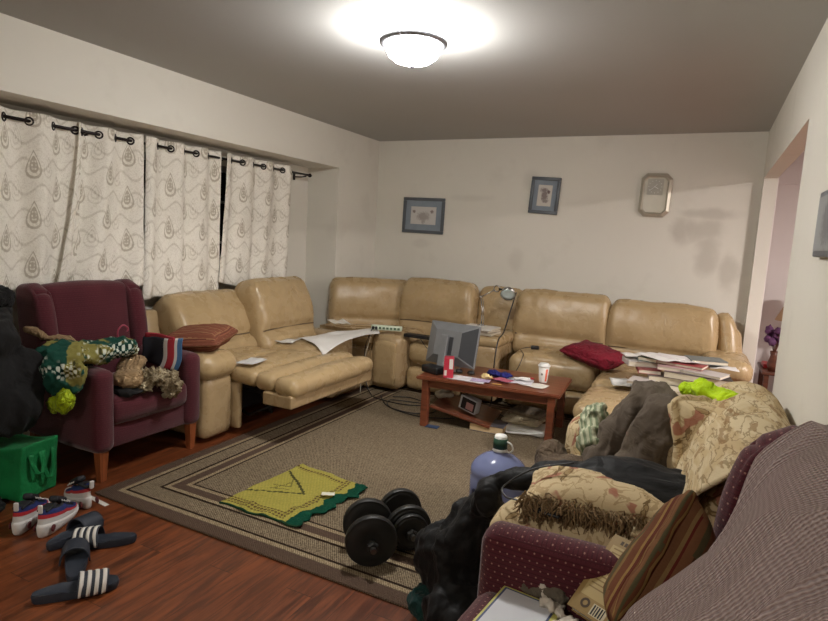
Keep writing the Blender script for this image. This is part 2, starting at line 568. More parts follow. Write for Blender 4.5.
#@@CEILING LAMP
M['brushed'] = plain('brushed_nickel', C(150, 152, 160), 0.35, 0.9)
g = G('lamp_glass', 0.4)
g.col(C(255, 250, 240)); g.set('Emission Color', (1.0, 0.975, 0.935, 1)); g.set('Emission Strength', DOME_POWER)
M['dome'] = g.m
lamp = thing('ceiling_lamp', 'round flush ceiling lamp with glowing white glass dome and metal rim', 'lamp', (-1.41, 2.70, H))
obj('canopy', nlathe([(0, 0), (0.075, 0), (0.078, -0.010), (0.072, -0.022), (0, -0.022)], 48), M['brushed'], lamp)
obj('rim', nlathe([(0.139, -0.056), (0.160, -0.050), (0.170, -0.056), (0.168, -0.068), (0.154, -0.076), (0.139, -0.074), (0.139, -0.056)], 56), M['brushed'], lamp)
obj('glass_dome', nlathe([(0.0, -0.024), (0.10, -0.026), (0.128, -0.038), (0.137, -0.056), (0.138, -0.075), (0.135, -0.095), (0.120, -0.125), (0.090, -0.148), (0.05, -0.160), (0, -0.163)], 48), M['dome'], lamp)
obj('finial', nlathe([(0, -0.162), (0.010, -0.164), (0.012, -0.172), (0.006, -0.18), (0, -0.184)], 16), M['brushed'], lamp)

#@@SOFAS
L, LB = M['leather'], M['leather_base']
def back_f(hz, crease=0.28, depth=0.06, lean=0.0, rc=0.085, hw=0.37):
    """backrest: big upper lobe over a small lower one, rounded shoulders"""
    def f(p, w):
        t = (w.z+1)/2
        k = math.exp(-((t-crease)/0.035)**2)
        if w.y < 0.3: p.y += depth*k*(1-w.x**4)
        up = max(0, (t-crease)/(1-crease))
        if w.y < 0 and t > crease: p.y -= 0.03*math.sin(up*PI)
        ex = max(0, abs(p.x)-(hw-rc))/rc
        if t > 0.4: p.z -= (1-math.sqrt(max(0, 1-min(1, ex)**2)))*rc*0.7*((t-0.4)/0.6)
        p.x *= 1-0.02*(t**2)
        return p
    return f

def backrest(parent, cx, cy, z0, w=0.74, h=0.6, d=0.24, lean=0.2, yaw=0.0, seed=1, name='backrest', crease=0.28):
    bm = pad((w, d, h), 0.075, (0.0, 0.012, 0.010), n=34, wr=0.008, wf=5.5, seed=seed, f=back_f(h, hw=w/2, crease=crease))
    mt = TR((cx, cy, z0), (0, 0, yaw)) @ TR((0, 0, 0), (-lean, 0, 0)) @ TR((0, 0, h/2))
    zc = -h/2+h*crease
    fr_ = [v.co.copy() for v in bm.verts if v.co.y < -d*0.12 and abs(v.co.z-zc) < h*0.05]
    pts = []
    for k in range(15):
        xx = (-0.46+0.92*k/14)*w
        near = min(fr_, key=lambda c_: (c_.x-xx)**2+((c_.z-zc)*1.5)**2)
        pts.append(Vector((xx, near.y-0.004, zc+0.012*(1-(2*k/14-1)**2))))
    for _ in range(2):
        ys = [p.y for p in pts]
        for i in range(1, 14): pts[i].y = (ys[i-1]+2*ys[i]+ys[i+1])/4
    b = obj(name, (bm.transform(mt), bm)[1], L, parent)
    sb = tube(bmesh.new(), spline([mt @ p for p in pts], 3), 0.0055, 8)
    obj('seam', sb, M['leather_seam'], b)  # dark tube colours in the shaded line of the backrest crease
    return b

def seatpad(parent, x0, x1, y0, y1, z0, z1, seed=1, tilt=0.0, r=0.07, puff=0.03, name='seat', wr=0.005):
    bm = pad((x1-x0, y1-y0, z1-z0), r, (0, 0.01, puff), n=22, wr=wr, seed=seed)
    bm.transform(TR(((x0+x1)/2, (y0+y1)/2, (z0+z1)/2), (tilt, 0, 0)))
    return obj(name, bm, L, parent)

# --- loveseat along the window (local: front = -y, length = x; turned to face +x)
s1 = thing('reclining_loveseat', 'tan leather two-seat recliner under the curtains with its footrest swung out', 'sofa', (-2.67, 3.60, 0), PI/2)
obj('base', nbox((-0.60, 0.42, 0.03), (0.37, 0.84, 0.36), 0.02), M['dark_void'], s1, smooth=False)  # near-black colour stands in for the shaded hollow under the footrest
obj('front_panel', pad((0.55, 0.10, 0.27), 0.05, (0, 0.02, 0.0), n=14, wr=0.004, seed=3, mtx=TR((0.645, 0.05, 0.175))), L, s1)
seatpad(s1, -0.62, 0.0, 0.20, 0.72, 0.36, 0.49, 4)
seatpad(s1, 0.0, 0.66, 0.02, 0.70, 0.33, 0.50, 5)
backrest(s1, -0.30, 0.52, 0.40, w=0.78, h=0.59, lean=0.62, seed=6)
backrest(s1, 0.33, 0.46, 0.42, w=0.72, h=0.61, lean=0.34, seed=7)
def arm(parent, x0, x1, y0, y1, zt, seed=1, wide=0.03, name='arm'):
    bm = pad((x1-x0, y1-y0, zt-0.16), 0.05, (0.01, 0.012, 0), n=16, wr=0.003, seed=seed, mtx=TR(((x0+x1)/2, (y0+y1)/2, (zt-0.10)/2+0.0)))
    a = obj(name, bm, LB, parent)
    b = pad((x1-x0+2*wide, y1-y0+0.03, 0.17), 0.08, (0.0, 0.01, 0.02), n=20, wr=0.009, wf=9, seed=seed+1, mtx=TR(((x0+x1)/2, (y0+y1)/2-0.02, zt-0.075)))
    obj('arm_pad', b, L, a)
    return a
arm(s1, -0.89, -0.63, 0.13, 0.80, 0.585, seed=11)
obj('arm', pad((0.2, 0.62, 0.50), 0.05, (0.01, 0.01, 0.01), n=14, wr=0.003, seed=14, mtx=TR((0.80, 0.44, 0.28))), LB, s1)
obj('back_shell', pad((1.62, 0.16, 0.62), 0.06, (0, 0, 0), n=20, wr=0.004, seed=15, mtx=TR((-0.02, 0.83, 0.50), (-0.2, 0, 0))), LB, s1)
obj('side_panel', pad((0.05, 0.30, 0.33), 0.025, (0.012, 0, 0), n=10, mtx=TR((-0.60, 0.24, 0.21), (0, 0, 0))), LB, s1)
# swung-out footrest
fr = obj('footrest', pad((1.00, 0.30, 0.11), 0.05, (0, 0, 0.02), n=24, wr=0.006, seed=16, mtx=TR((-0.13, 0.10, 0.425), (0.05, 0, 0))), L, s1)
obj('footrest_roll', pad((1.02, 0.17, 0.12), 0.055, (0, 0.01, 0.015), n=24, wr=0.006, seed=17, mtx=TR((-0.13, -0.13, 0.415))), L, fr)
obj('footrest_roll', pad((1.02, 0.19, 0.12), 0.055, (0, 0.01, 0.015), n=24, wr=0.006, seed=18, mtx=TR((-0.13, -0.30, 0.40))), L, fr)
obj('footrest_board', nbox((-0.64, -0.37, 0.27), (0.38, -0.13, 0.36), 0.012), LB, fr, smooth=False)
for xx in (-0.50, 0.24):
    for q_ in ([(xx, 0.45, 0.20), (xx, 0.1, 0.12), (xx, -0.2, 0.27)], [(xx, 0.45, 0.30), (xx, 0.0, 0.30), (xx, -0.1, 0.17)]):
        obj('mechanism_link', tube(bmesh.new(), q_, 0.012, 8), M['black_metal'], s1)

# --- corner wedge between the two sofas
s2 = thing('corner_sofa_wedge', 'tan leather wedge unit in the corner of the sectional sofa', 'sofa', (-2.70, 4.75, 0))
bm = bmesh.new()
prism(bm, [(0.05, -0.20), (0.07, 0.50), (-0.58, 0.55), (-0.62, -0.19)], 0.03, 0.40, r=0.02)
obj('base', bm, LB, s2, auto=40)
bm = bmesh.new()
prism(bm, [(0.08, -0.21), (0.08, 0.42), (-0.45, 0.50), (-0.60, -0.05), (-0.60, -0.20)], 0.40, 0.54, r=0.045)
obj('seat', bm, L, s2, auto=60)
backrest(s2, -0.27, 0.33, 0.42, w=0.88, h=0.56, d=0.20, lean=0.14, yaw=0.66, seed=21)

# --- recliner with console at the back wall
s3 = thing('recliner_with_console', 'tan leather recliner with left arm and storage console before the back wall', 'sofa', (-2.03, 4.64, 0))
seatpad(s3, -0.33, 0.20, 0.06, 0.62, 0.28, 0.48, 31, puff=0.04)
obj('front_panel', pad((0.54, 0.12, 0.20), 0.05, (0, 0.02, 0), n=16, wr=0.005, seed=32, mtx=TR((-0.06, 0.12, 0.14))), L, s3)
obj('base', nbox((-0.34, 0.15, 0.03), (0.50, 0.80, 0.30), 0.02), LB, s3, smooth=False)
backrest(s3, -0.285, 0.58, 0.42, w=0.78, h=0.60, lean=0.16, seed=33)
a3 = obj('arm', pad((0.30, 0.74, 0.50), 0.06, (0.01, 0.015, 0.01), n=20, wr=0.003, seed=34, mtx=TR((-0.49, 0.30, 0.285))), LB, s3)
obj('arm_front', pad((0.22, 0.03, 0.38), 0.014, (0, 0.004, 0.025), n=14, mtx=TR((-0.48, -0.078, 0.275))), L, a3)
obj('console', pad((0.32, 0.74, 0.50), 0.05, (0, 0.02, 0.0), n=18, wr=0.003, seed=35, mtx=TR((0.365, 0.45, 0.29))), LB, s3)
obj('console_lid', pad((0.34, 0.66, 0.09), 0.04, (0, 0.0, 0.01), n=18, wr=0.003, seed=36, mtx=TR((0.365, 0.40, 0.565))), L, s3)
bm = pad((0.46, 0.20, 0.52), 0.08, (0, 0.03, 0.02), n=20, wr=0.004, seed=37)
bm.transform(TR((0.315, 0.76, 0.72), (-0.12, 0, 0)))
obj('console_back', bm, L, s3)

# --- two-seat recliner at the back wall, right
s4 = thing('reclining_sofa', 'tan leather two-seat recliner sofa on the right of the back wall', 'sofa', (-0.70, 4.72, 0))
seatpad(s4, -0.72, 0.0, 0.02, 0.56, 0.26, 0.49, 41, puff=0.05)
obj('front_panel', pad((0.74, 0.14, 0.20), 0.06, (0, 0.02, 0), n=16, wr=0.005, seed=42, mtx=TR((-0.37, 0.10, 0.14))), L, s4)
obj('base', nbox((-0.78, 0.14, 0.03), (0.95, 0.85, 0.30), 0.02), LB, s4, smooth=False)
seatpad(s4, 0.03, 0.78, -0.40, 0.56, 0.28, 0.46, 43, puff=0.03)
f4 = seatpad(s4, 0.03, 0.76, -1.02, -0.38, 0.31, 0.44, 44, puff=0.02, name='footrest')
backrest(s4, -0.40, 0.48, 0.42, w=0.84, h=0.59, lean=0.17, seed=45, crease=0.3)
backrest(s4, 0.42, 0.48, 0.41, w=0.85, h=0.58, lean=0.17, seed=46, crease=0.3)
obj('back_wing', pad((0.20, 0.34, 0.66), 0.08, (0.0, 0.02, 0.0), n=20, wr=0.004, seed=47, f=lambda p, w: Vector((p.x+0.10*(1-(w.z+1)/2), p.y-0.04*(1-w.z), p.z-0.10*max(0, w.x))), mtx=TR((0.90, 0.66, 0.62), (-0.10, 0.0, 0.0))), L, s4)
arm(s4, 0.78, 1.04, 0.12, 0.64, 0.64, seed=48, wide=0.045)

#@@TABLE
t = thing('coffee_table', 'low reddish wooden coffee table with broken lower shelf, standing on the rug', 'table', (-1.33, 4.18, 0))
ZT = 0.40
tw = [(-0.52, -0.32), (0.53, -0.20), (0.49, 0.40), (-0.55, 0.28)]
obj('tabletop', prism(bmesh.new(), tw, ZT-0.028, ZT, r=0.007), M['cherry'], t, auto=40)
iw = [(p[0]*0.88, (p[1]-0.04)*0.84+0.04) for p in tw]
bm = bmesh.new()
for i in range(4):
    a = Vector((*iw[i], 0)); b = Vector((*iw[(i+1) % 4], 0)); dd = (b-a).normalized(); nn = Vector((-dd.y, dd.x, 0))*0.011
    prism(bm, [(a+nn)[:2], (b+nn)[:2], (b-nn)[:2], (a-nn)[:2]], ZT-0.085, ZT-0.028)
obj('apron', bm, M['cherry'], t, smooth=False)
for p in iw:
    obj('leg', nbox((p[0]-0.026, p[1]-0.026, 0.011), (p[0]+0.026, p[1]+0.026, ZT-0.029), 0.005), M['cherry'], t, smooth=False)
obj('shelf', nbox((-0.24, -0.22, -0.011), (0.24, 0.22, 0.011), 0.003, mtx=TR((-0.235, 0.04, 0.105), (0, 0.20, 0.12))), M['cherry'], t, smooth=False)

#@@ARMCHAIRS
def wingchair(label, loc, rotz, MM, wy=0.60, wl=-0.12, by=0.61):
    t = thing('wingback_armchair', label, 'armchair', loc, rotz)
    W = 0.72
    obj('seat_frame', nbox((-W/2+0.06, 0.04, 0.17), (W/2-0.06, 0.68, 0.31), 0.015), MM, t)
    obj('seat_cushion', pad((W-0.18, 0.56, 0.16), 0.05, (0, 0.02, 0.02), n=18, wr=0.003, mtx=TR((0, 0.29, 0.38))), MM, t)
    for s in (-1, 1):
        bm = pad((0.115, 0.66, 0.46), 0.045, (0.006, 0.006, 0.01), n=22, wr=0.002, mtx=TR((s*(W/2-0.055), 0.33, 0.395)))
        obj('arm', bm, MM, t)
        def wf_(p, w):
            t_ = (w.z+1)/2
            p.y += 0.05*max(0, -w.y)*t_**4; p.z -= 0.05*max(0, -w.y)*t_**2
            return p
        bm = pad((0.10, 0.26, 0.52), 0.045, (0.01, 0, 0), n=20, f=wf_, mtx=TR((s*(W/2-0.06), wy, 0.79), (wl, 0, 0)))
        obj('wing', bm, MM, t)
    def bf(p, w):
        t_ = (w.z+1)/2
        p.z += 0.02*(1-w.x**2)*t_
        return p
    bm = pad((W-0.14, 0.15, 0.66), 0.06, (0, 0.03, 0.0), n=24, wr=0.002, f=bf)
    bm.transform(TR((0, by, 0.70), (-0.12, 0, 0)))
    obj('backrest', bm, MM, t)
    for sx, sy, a in ((-1, 0.05, 0), (1, 0.05, 0), (-1, 0.62, 1), (1, 0.62, 1)):
        b2 = nbox((-0.028, -0.028, 0), (0.028, 0.028, 0.175), 0.004)
        for v in b2.verts:
            k = 1-(v.co.z/0.175)
            v.co.x *= 1-0.35*k; v.co.y *= 1-0.35*k; v.co.y += (0.05*k if a else -0.0)
        b2.transform(Matrix.Translation((sx*(W/2-0.05), sy, 0)))
        obj('leg', b2, M['leg_wood'], t, smooth=False)
    return t
chA = wingchair('burgundy wingback armchair under the curtains piled with clothes', (-2.80, 2.33, 0), PI/2, M['maroon_rib'])
chB = wingchair('burgundy wingback armchair in the near right corner half covered by a mauve knit blanket', (-0.49, 1.245, 0), -PI/2, M['maroon'], wy=0.70, wl=-0.02, by=0.685)

#@@FLORAL
fl = thing('floral_loveseat', 'floral loveseat against the right wall buried under coats', 'sofa', (-0.52, 2.30, 0), -PI/2)
F = M['floral']
obj('base', nbox((-0.62, 0.04, 0.02), (0.62, 0.80, 0.30), 0.02), F, fl, smooth=False)
obj('seat', pad((0.94, 0.62, 0.17), 0.06, (0, 0.01, 0.03), n=22, wr=0.006, mtx=TR((0, 0.33, 0.37))), F, fl)
for s in (-1, 1):
    obj('arm', pad((0.23, 0.72, 0.60), 0.09, (0.01, 0.01, 0.015), n=22, wr=0.006, seed=s+5, mtx=TR((s*0.56, 0.36, 0.32))), F, fl)
obj('backrest', pad((1.30, 0.26, 0.66), 0.12, (0, 0.02, 0.01), n=30, wr=0.006, seed=9, mtx=TR((-0.0, 0.69, 0.50), (-0.08, 0, 0))), F, fl)
#@@CURTAINS
M['rod'] = plain('dark_rod', C(38, 32, 32), 0.4, 0.7)
g = G('damask_curtain', 0.85, spec=0.2)
u, v, w = g.xyz('UV')
def motif(cw, ch, off, scale):
    a = u/cw + off; b = v/ch + off
    b2 = b + (a.floor()*0.5)
    px_ = (a.fract()-0.5)*2; py_ = (b2.fract()-0.5)*2
    yy = py_*(-1/scale); xx = px_/scale
    # teardrop: narrower towards its top
    wd = (1.15 - yy).max(0.15)*0.42
    return ((xx/wd).pow(2.0)*0.55 + yy.pow(2.0)).sqrt(), xx, yy
d, xx, yy = motif(0.20, 0.30, 0.0, 0.62)
ring = (d*17.0).sin().step(-0.2, 0.6)*(1-d.step(0.95, 1.05))
core = (1-d.step(0.42, 0.50))*((yy*26.0).sin()*0.5+(xx.abs()*30.0).sin()*0.4).step(-0.5, 0.3)
fr = ((xx*9.0).sin()*(yy*11.0+(xx.abs()*6.0)).sin()).step(0.1, 0.5)*(1-core)
d2, x2, y2 = motif(0.20, 0.30, 0.5, 0.60)
ring2 = (d2*17.0).sin().step(0.0, 0.7)*(1-d2.step(0.8, 0.95))
lat = ((u*(2*PI/0.20)).sin()*0.5 + (v*(2*PI/0.30)).sin()*0.8).abs().step(0.0, 0.22)
vein = (g.noise(34, 4, vec=g.vec(u, v, 0.0), dist=1.5)-0.5).abs().step(0.015, 0.05)
pat = (ring*0.85 + core*0.9 + fr*0.25*(1-d.step(0.95, 1.0)) + ring2*0.35 + (1-lat)*0.45).min(1.0) + (1-vein)*0.30
c = g.mix(pat.min(1.0), C(238, 234, 224), C(186, 178, 162))
g.col(c).bump(pat + (v*1800).sin()*0.2, 0.25, 0.003)
g.set('Roughness', 0.8-pat*0.2)
M['damask'] = g.m
XC, ZR = -3.55, 1.965
def curtain(label, y0, y1, zb, waves, ph, hem=None, yb0=None, yb1=None, seed=0, grom=True):
    t = thing('window_curtain', label, 'curtain', (XC, (y0+y1)/2, ZR), 0, 'grommet curtains on the dark rod')
    yb0 = y0 if yb0 is None else yb0; yb1 = y1 if yb1 is None else yb1
    cy = (y0+y1)/2
    def fn(a, b):
        z1 = zb + (hem(a) if hem else 0)
        z = 2.015 + (z1-2.015)*b
        y = (y0+(y1-y0)*a)*(1-b**1.5) + (yb0+(yb1-yb0)*a)*b**1.5
        amp = 0.034*(1-b*0.35)
        x = amp*math.sin(2*PI*(a*waves+ph)) + 0.012*b*math.sin(2*PI*(a*(waves*1.7)+seed)) + 0.02*b*noise.noise(Vector((a*4, b*3, seed)))
        x += 0.006*noise.noise(Vector((a*14, b*9, seed+3)))
        return (x, y-cy, z-ZR)
    obj('fabric', sheet(fn, 110, 60, 0.003, usc=(y1-y0)*1.35, vsc=1.1), M['damask'], t, keepuv=True)
    k = 0
    n = int(waves*2)+2
    for i in range(-1, n+1):
        a = (i*0.5-ph)/waves
        if 0.02 < a < 0.98:
            y = y0+(y1-y0)*a-cy
            bm = bmesh.new()
            pts = []
            slope = 0.034*2*PI*waves/(y1-y0)*(1 if i % 2 == 0 else -1)
            tdir = Vector((slope, 1, 0)).normalized()
            for q in range(21):
                an = 2*PI*q/20
                pts.append(Vector((0, y, -0.002)) + tdir*0.021*math.cos(an) + Vector((0, 0, 0.021*math.sin(an))))
            tube(bm, pts, 0.0065, 8, cap=False)
            bmesh.ops.remove_doubles(bm, verts=bm.verts[:], dist=1e-5)
            obj('grommet', bm, M['rod'], t)
    return t
curtain('damask curtain behind the coats at the left end of the rod', 1.30, 2.40, 0.93, 4.0, 0.10, hem=lambda a: 0.01+0.17*max(0, (a-0.6)/0.4)**2-0.03*math.sin(a*9), yb1=2.36, seed=1)
curtain('damask curtain falling behind the burgundy wingback chair', 2.38, 2.84, 0.98, 2.0, 0.35, hem=lambda a: 0.02*math.sin(a*7), yb0=2.22, yb1=2.84, seed=2)
curtain('damask curtain hanging behind the near loveseat back, left of the window gap', 2.87, 3.575, 0.88, 3.0, 0.05, hem=lambda a: 0.01*math.sin(a*8), yb0=2.84, yb1=3.56, seed=3)
curtain('damask curtain at the far end of the rod by the corner', 3.62, 4.50, 0.95, 3.4, 0.20, hem=lambda a: 0.05*math.sin(a*4+2.6), yb0=3.55, yb1=4.46, seed=4)
t = thing('curtain_rod', 'long dark curtain rod across the window recess', 'curtain rod', (XC, 3.0, ZR))
bm = bmesh.new(); tube(bm, [(0, -1.9, 0), (0, 1.74, 0)], 0.010, 12); obj('rod', bm, M['rod'], t)
obj('finial', nlathe([(0, 0), (0.016, 0.004), (0.019, 0.02), (0.014, 0.034), (0, 0.038)], 16, mtx=TR((0, 1.74, 0), (-PI/2, 0, 0))), M['rod'], t)
for yy in (-0.55, 0.6, 1.70):
    bm = bmesh.new(); tube(bm, [(-0.145, yy, -0.02), (-0.05, yy, -0.02), (0, yy, -0.014)], 0.006, 8); box(bm, (-0.149, yy-0.015, -0.05), (-0.143, yy+0.015, 0.02)); obj('bracket', bm, M['rod'], t)

#@@WALL ITEMS
M['frame_blue'] = plain('slate_blue_frame', C(86, 92, 98), 0.4)
M['mat_blue'] = plain('blue_grey_mat_board', C(136, 147, 158), 0.8)
M['paper'] = plain('paper', C(214, 212, 205), 0.85, var=0.02)
def art(name, centers, bg, ink):
    g = G(name, 0.6); x, y, z = g.xyz()
    n = g.noise(60, 5); tot = None
    for (cx, cz, rx, rz, k) in centers:
        d = (((x-cx)/rx).pow(2.0)+((z-cz)/rz).pow(2.0)).sqrt()+(n-0.5)*1.4
        e = (1-d.step(0.5, 1.2))*k
        tot = e if tot is None else tot.max(e)
    g.col(g.mix(tot, bg, ink)); return g.m
def picture(label, x, z, w, h, rot, fw, mw, artm):
    t = thing('framed_picture', label, 'picture', (x, YB-0.002, z), rot=(0, rot, 0))
    bm = bmesh.new()
    for a in ((-w/2, -h/2, w/2, -h/2+fw), (-w/2, h/2-fw, w/2, h/2), (-w/2, -h/2+fw, -w/2+fw, h/2-fw), (w/2-fw, -h/2+fw, w/2, h/2-fw)):
        box(bm, (a[0], -0.024, a[1]), (a[2], 0, a[3]), 0.005)
    obj('frame', bm, M['frame_blue'], t, auto=30)
    obj('mat_board', nbox((-w/2+fw, -0.010, -h/2+fw), (w/2-fw, -0.004, h/2-fw)), M['mat_blue'], t, smooth=False)
    obj('print', nbox((-w/2+mw, -0.013, -h/2+mw), (w/2-mw, -0.010, h/2-mw)), artm, t, smooth=False)
    return t
picture('wide slate blue framed print with pale flower spray above the corner sofa', -2.745, 1.655, 0.485, 0.375, 0.012, 0.032, 0.095,
        art('pale_flower_print', [(0, -0.01, 0.08, 0.05, 0.6), (-0.11, 0.04, 0.02, 0.02, 0.9), (0.10, 0.045, 0.02, 0.02, 0.9), (0.0, -0.05, 0.03, 0.04, 0.5)], C(205, 202, 198), C(128, 112, 108)))
picture('upright slate blue framed botanical print hanging crooked between print and clock', -1.46, 1.888, 0.285, 0.35, 0.05, 0.032, 0.075,
        art('botanical_print', [(0.0, 0.0, 0.035, 0.06, 0.8), (-0.01, 0.05, 0.04, 0.025, 0.8), (0.01, -0.05, 0.04, 0.02, 0.7), (0.035, 0.035, 0.015, 0.02, 1)], C(205, 200, 192), C(104, 84, 84)))
# clock
M['silver'] = plain('satin_silver', C(186, 180, 164), 0.3, 0.35)
M['clock_face'] = plain('clock_glass', C(196, 192, 176), 0.2)
M['clock_dial'] = plain('clock_dial', C(166, 162, 148), 0.35)
M['white_plastic'] = plain('white_plastic', C(226, 226, 222), 0.4, var=0.02)
t = thing('wall_clock', 'silver octagonal wall clock with dial in its upper half', 'clock', (-0.468, YB-0.002, 1.91), rot=(0, 0.02, 0))
def octo(w, h, c): return [(-w+c, -h), (w-c, -h), (w, -h+c), (w, h-c), (w-c, h), (-w+c, h), (-w, h-c), (-w, -h+c)]
RX = Euler((PI/2, 0, 0)).to_matrix().to_4x4()
bm = bmesh.new()
A1, A2, A3 = octo(0.128, 0.19, 0.045), octo(0.105, 0.166, 0.036), octo(0.092, 0.152, 0.03)
rings = [[bm.verts.new((p[0], -d, p[1])) for p in A] for A, d in ((A1, 0), (A1, 0.022), (A2, 0.036), (A3, 0.024))]
for a, b in zip(rings, rings[1:]):
    for i in range(8): bm.faces.new((a[i], a[(i+1) % 8], b[(i+1) % 8], b[i]))
bm.faces.new(rings[0][::-1]); bm.faces.new(rings[-1])
bmesh.ops.recalc_face_normals(bm, faces=bm.faces[:])
obj('case', bm, M['silver'], t, smooth=False)
obj('face_glass', prism(bmesh.new(), octo(0.09, 0.15, 0.03), 0.024, 0.027, mtx=RX), M['clock_face'], t, smooth=False)
obj('dial', nbox((-0.072, -0.030, 0.0), (0.060, -0.027, 0.14), 0.001), M['clock_dial'], t, smooth=False)
for ang, ln, wd in ((2.1, 0.035, 0.005), (-2.3, 0.055, 0.004), (0.7, 0.03, 0.003)):
    b2 = nbox((-wd/2, -0.034, -0.008), (wd/2, -0.031, ln)); b2.transform(TR((-0.01, 0, 0.072)) @ Euler((0, ang, 0)).to_matrix().to_4x4())
    obj('clock_hand', b2, M['white_plastic'], t, smooth=False)
bm = bmesh.new()
for k in range(12):
    an = k*PI/6
    b2 = nbox((-0.002, -0.032, 0.05), (0.002, -0.030, 0.058)); b2.transform(TR((-0.006, 0, 0.072)) @ Euler((0, an, 0)).to_matrix().to_4x4()); merge(bm, b2)
obj('hour_marks', bm, M['white_plastic'], t, smooth=False)
# picture on the near right wall
t = thing('framed_picture', 'grey picture on the near right wall at the edge of the photo', 'picture', (XR-0.001, 2.235, 1.545), -PI/2)
obj('frame', nbox((-0.22, -0.022, -0.11), (0.22, 0, 0.11), 0.005), M['frame_blue'], t, smooth=False)
obj('print', nbox((-0.20, -0.025, -0.09), (0.20, -0.022, 0.09)), art('grey_print', [(0, 0, 0.1, 0.08, 0.6)], C(150, 152, 152), C(96, 96, 98)), t, smooth=False)

#@@SIDE ROOM
M['shade'] = plain('tan_lamp_shade', C(176, 146, 112), 0.8)
M['purple'] = plain('purple_petals', C(92, 52, 92), 0.7, var=0.15)
M['redplastic'] = plain('red_plastic', C(170, 40, 44), 0.4)
M['darkwood'] = wood('dark_wood', C(80, 46, 32), C(104, 60, 42), 0.4)
t = thing('side_table', 'small brown side table in the next room beyond the opening', 'table', (0.89, 6.30, 0))
obj('tabletop', nbox((-0.34, -0.28, 0.37), (0.30, 0.26, 0.40), 0.006), M['darkwood'], t, smooth=False)
for sx in (-0.30, 0.26):
    for sy in (-0.24, 0.22): obj('leg', nbox((sx-0.02, sy-0.02, 0), (sx+0.02, sy+0.02, 0.369), 0.004), M['darkwood'], t, smooth=False)
t = thing('table_lamp', 'table lamp with tan cone shade in the next room', 'lamp', (0.835, 6.40, 0.401))
obj('base', nlathe([(0, 0), (0.07, 0), (0.075, 0.015), (0.03, 0.04), (0.045, 0.12), (0.05, 0.2), (0.02, 0.30), (0.012, 0.46), (0, 0.46)], 28), M['darkwood'], t)
obj('lamp_shade', nlathe([(0.205, 0.44), (0.07, 0.74), (0.067, 0.74), (0.202, 0.44), (0.205, 0.44)], 40), M['shade'], t)
t = thing('flower_vase', 'purple flowers in a small vase beside the tan shaded lamp', 'flowers', (0.635, 6.11, 0.401))
obj('vase', nlathe([(0, 0), (0.035, 0), (0.05, 0.06), (0.03, 0.14), (0.038, 0.18), (0.032, 0.18), (0.0, 0.12)], 24), M['darkwood'], t)
for k in range(16):
    a = k*2.4; r = 0.03+0.055*((k*7) % 5)/5; zz = 0.27+0.12*((k*3) % 7)/7
    bm = bmesh.new(); tube(bm, spline([(0, 0, 0.15), (r*math.cos(a)*0.4, r*math.sin(a)*0.4, 0.22), (r*math.cos(a), r*math.sin(a), zz)], 4), 0.0025, 6)
    st_ = obj('stem', bm, M['darkwood'], t)
    bm = bmesh.new(); bmesh.ops.create_icosphere(bm, subdivisions=2, radius=0.034, matrix=TR((r*math.cos(a), r*math.sin(a), zz)))
    for v_ in bm.verts: v_.co += v_.normal*0.016*noise.noise(v_.co*60)*1.5
    obj('blossom', bm, M['purple'], st_)
t = obj('red_box', nbox((-0.09, -0.10, 0), (0.09, 0.10, 0.035), 0.006), M['redplastic'], loc=(0.70, 6.13, 0.401), smooth=False)
t.location = (0.66, 6.32, 0.401)
tag(t, 'flat red plastic box on the side table in the next room', 'box')

#@@ON THE SOFAS
def axes(o, ex, ey):
    ex = Vector(ex).normalized(); ey = Vector(ey); ez = ex.cross(ey).normalized(); ey = ez.cross(ex)
    return Matrix(((ex.x, ey.x, ez.x, o[0]), (ex.y, ey.y, ez.y, o[1]), (ex.z, ey.z, ez.z, o[2]), (0, 0, 0, 1)))
_mc = {}
def flat(c, rough=0.6, var=0.03):
    k = (c, rough)
    if k not in _mc: _mc[k] = plain('dyed_%d_%d_%d' % c, C(*c), rough, var=var)
    return _mc[k]
def book(label, loc, w, d, h, rotz, cover, pages=(214, 206, 186), spine='x', cat='book', rot=None, group=None):
    """closed book lying down; origin under its centre; spine on the -x side"""
    t = thing('book' if cat == 'book' else cat, label, cat, loc, rotz, group, rot)
    bm = bmesh.new()
    c_ = min(0.003, h*0.15)
    box(bm, (-w/2, -d/2, 0), (w/2, d/2, c_), 0.0006); box(bm, (-w/2, -d/2, h-c_), (w/2, d/2, h), 0.0006); box(bm, (-w/2, -d/2, c_*0.5), (-w/2+c_, d/2, h-c_*0.5), 0.0006)
    obj('cover', bm, flat(cover, 0.45), t, smooth=False)
    obj('pages', nbox((-w/2+c_, -d/2+0.004, c_), (w/2-0.004, d/2-0.004, h-c_)), flat(pages, 0.9), t, smooth=False)
    return t
def leaf(label, loc, w, d, rotz, c=(214, 212, 206), curl=0.01, seed=0, name='paper_sheet', cat='paper', thick=0.0012, tilt=0.0, fnz=None, rot=None):
    def fn(a, b):
        z = curl*(noise.noise(Vector((a*2.3, b*2.1, seed)))+0.5) if fnz is None else fnz(a, b)
        return ((a-0.5)*w, (b-0.5)*d, z+thick)
    o = obj(name, sheet(fn, 20, 20, thick), flat(c, 0.8, 0.02), keepuv=True)
    o.location = loc; o.rotation_euler = rot if rot else (tilt, 0, rotz)
    return tag(o, label, cat)
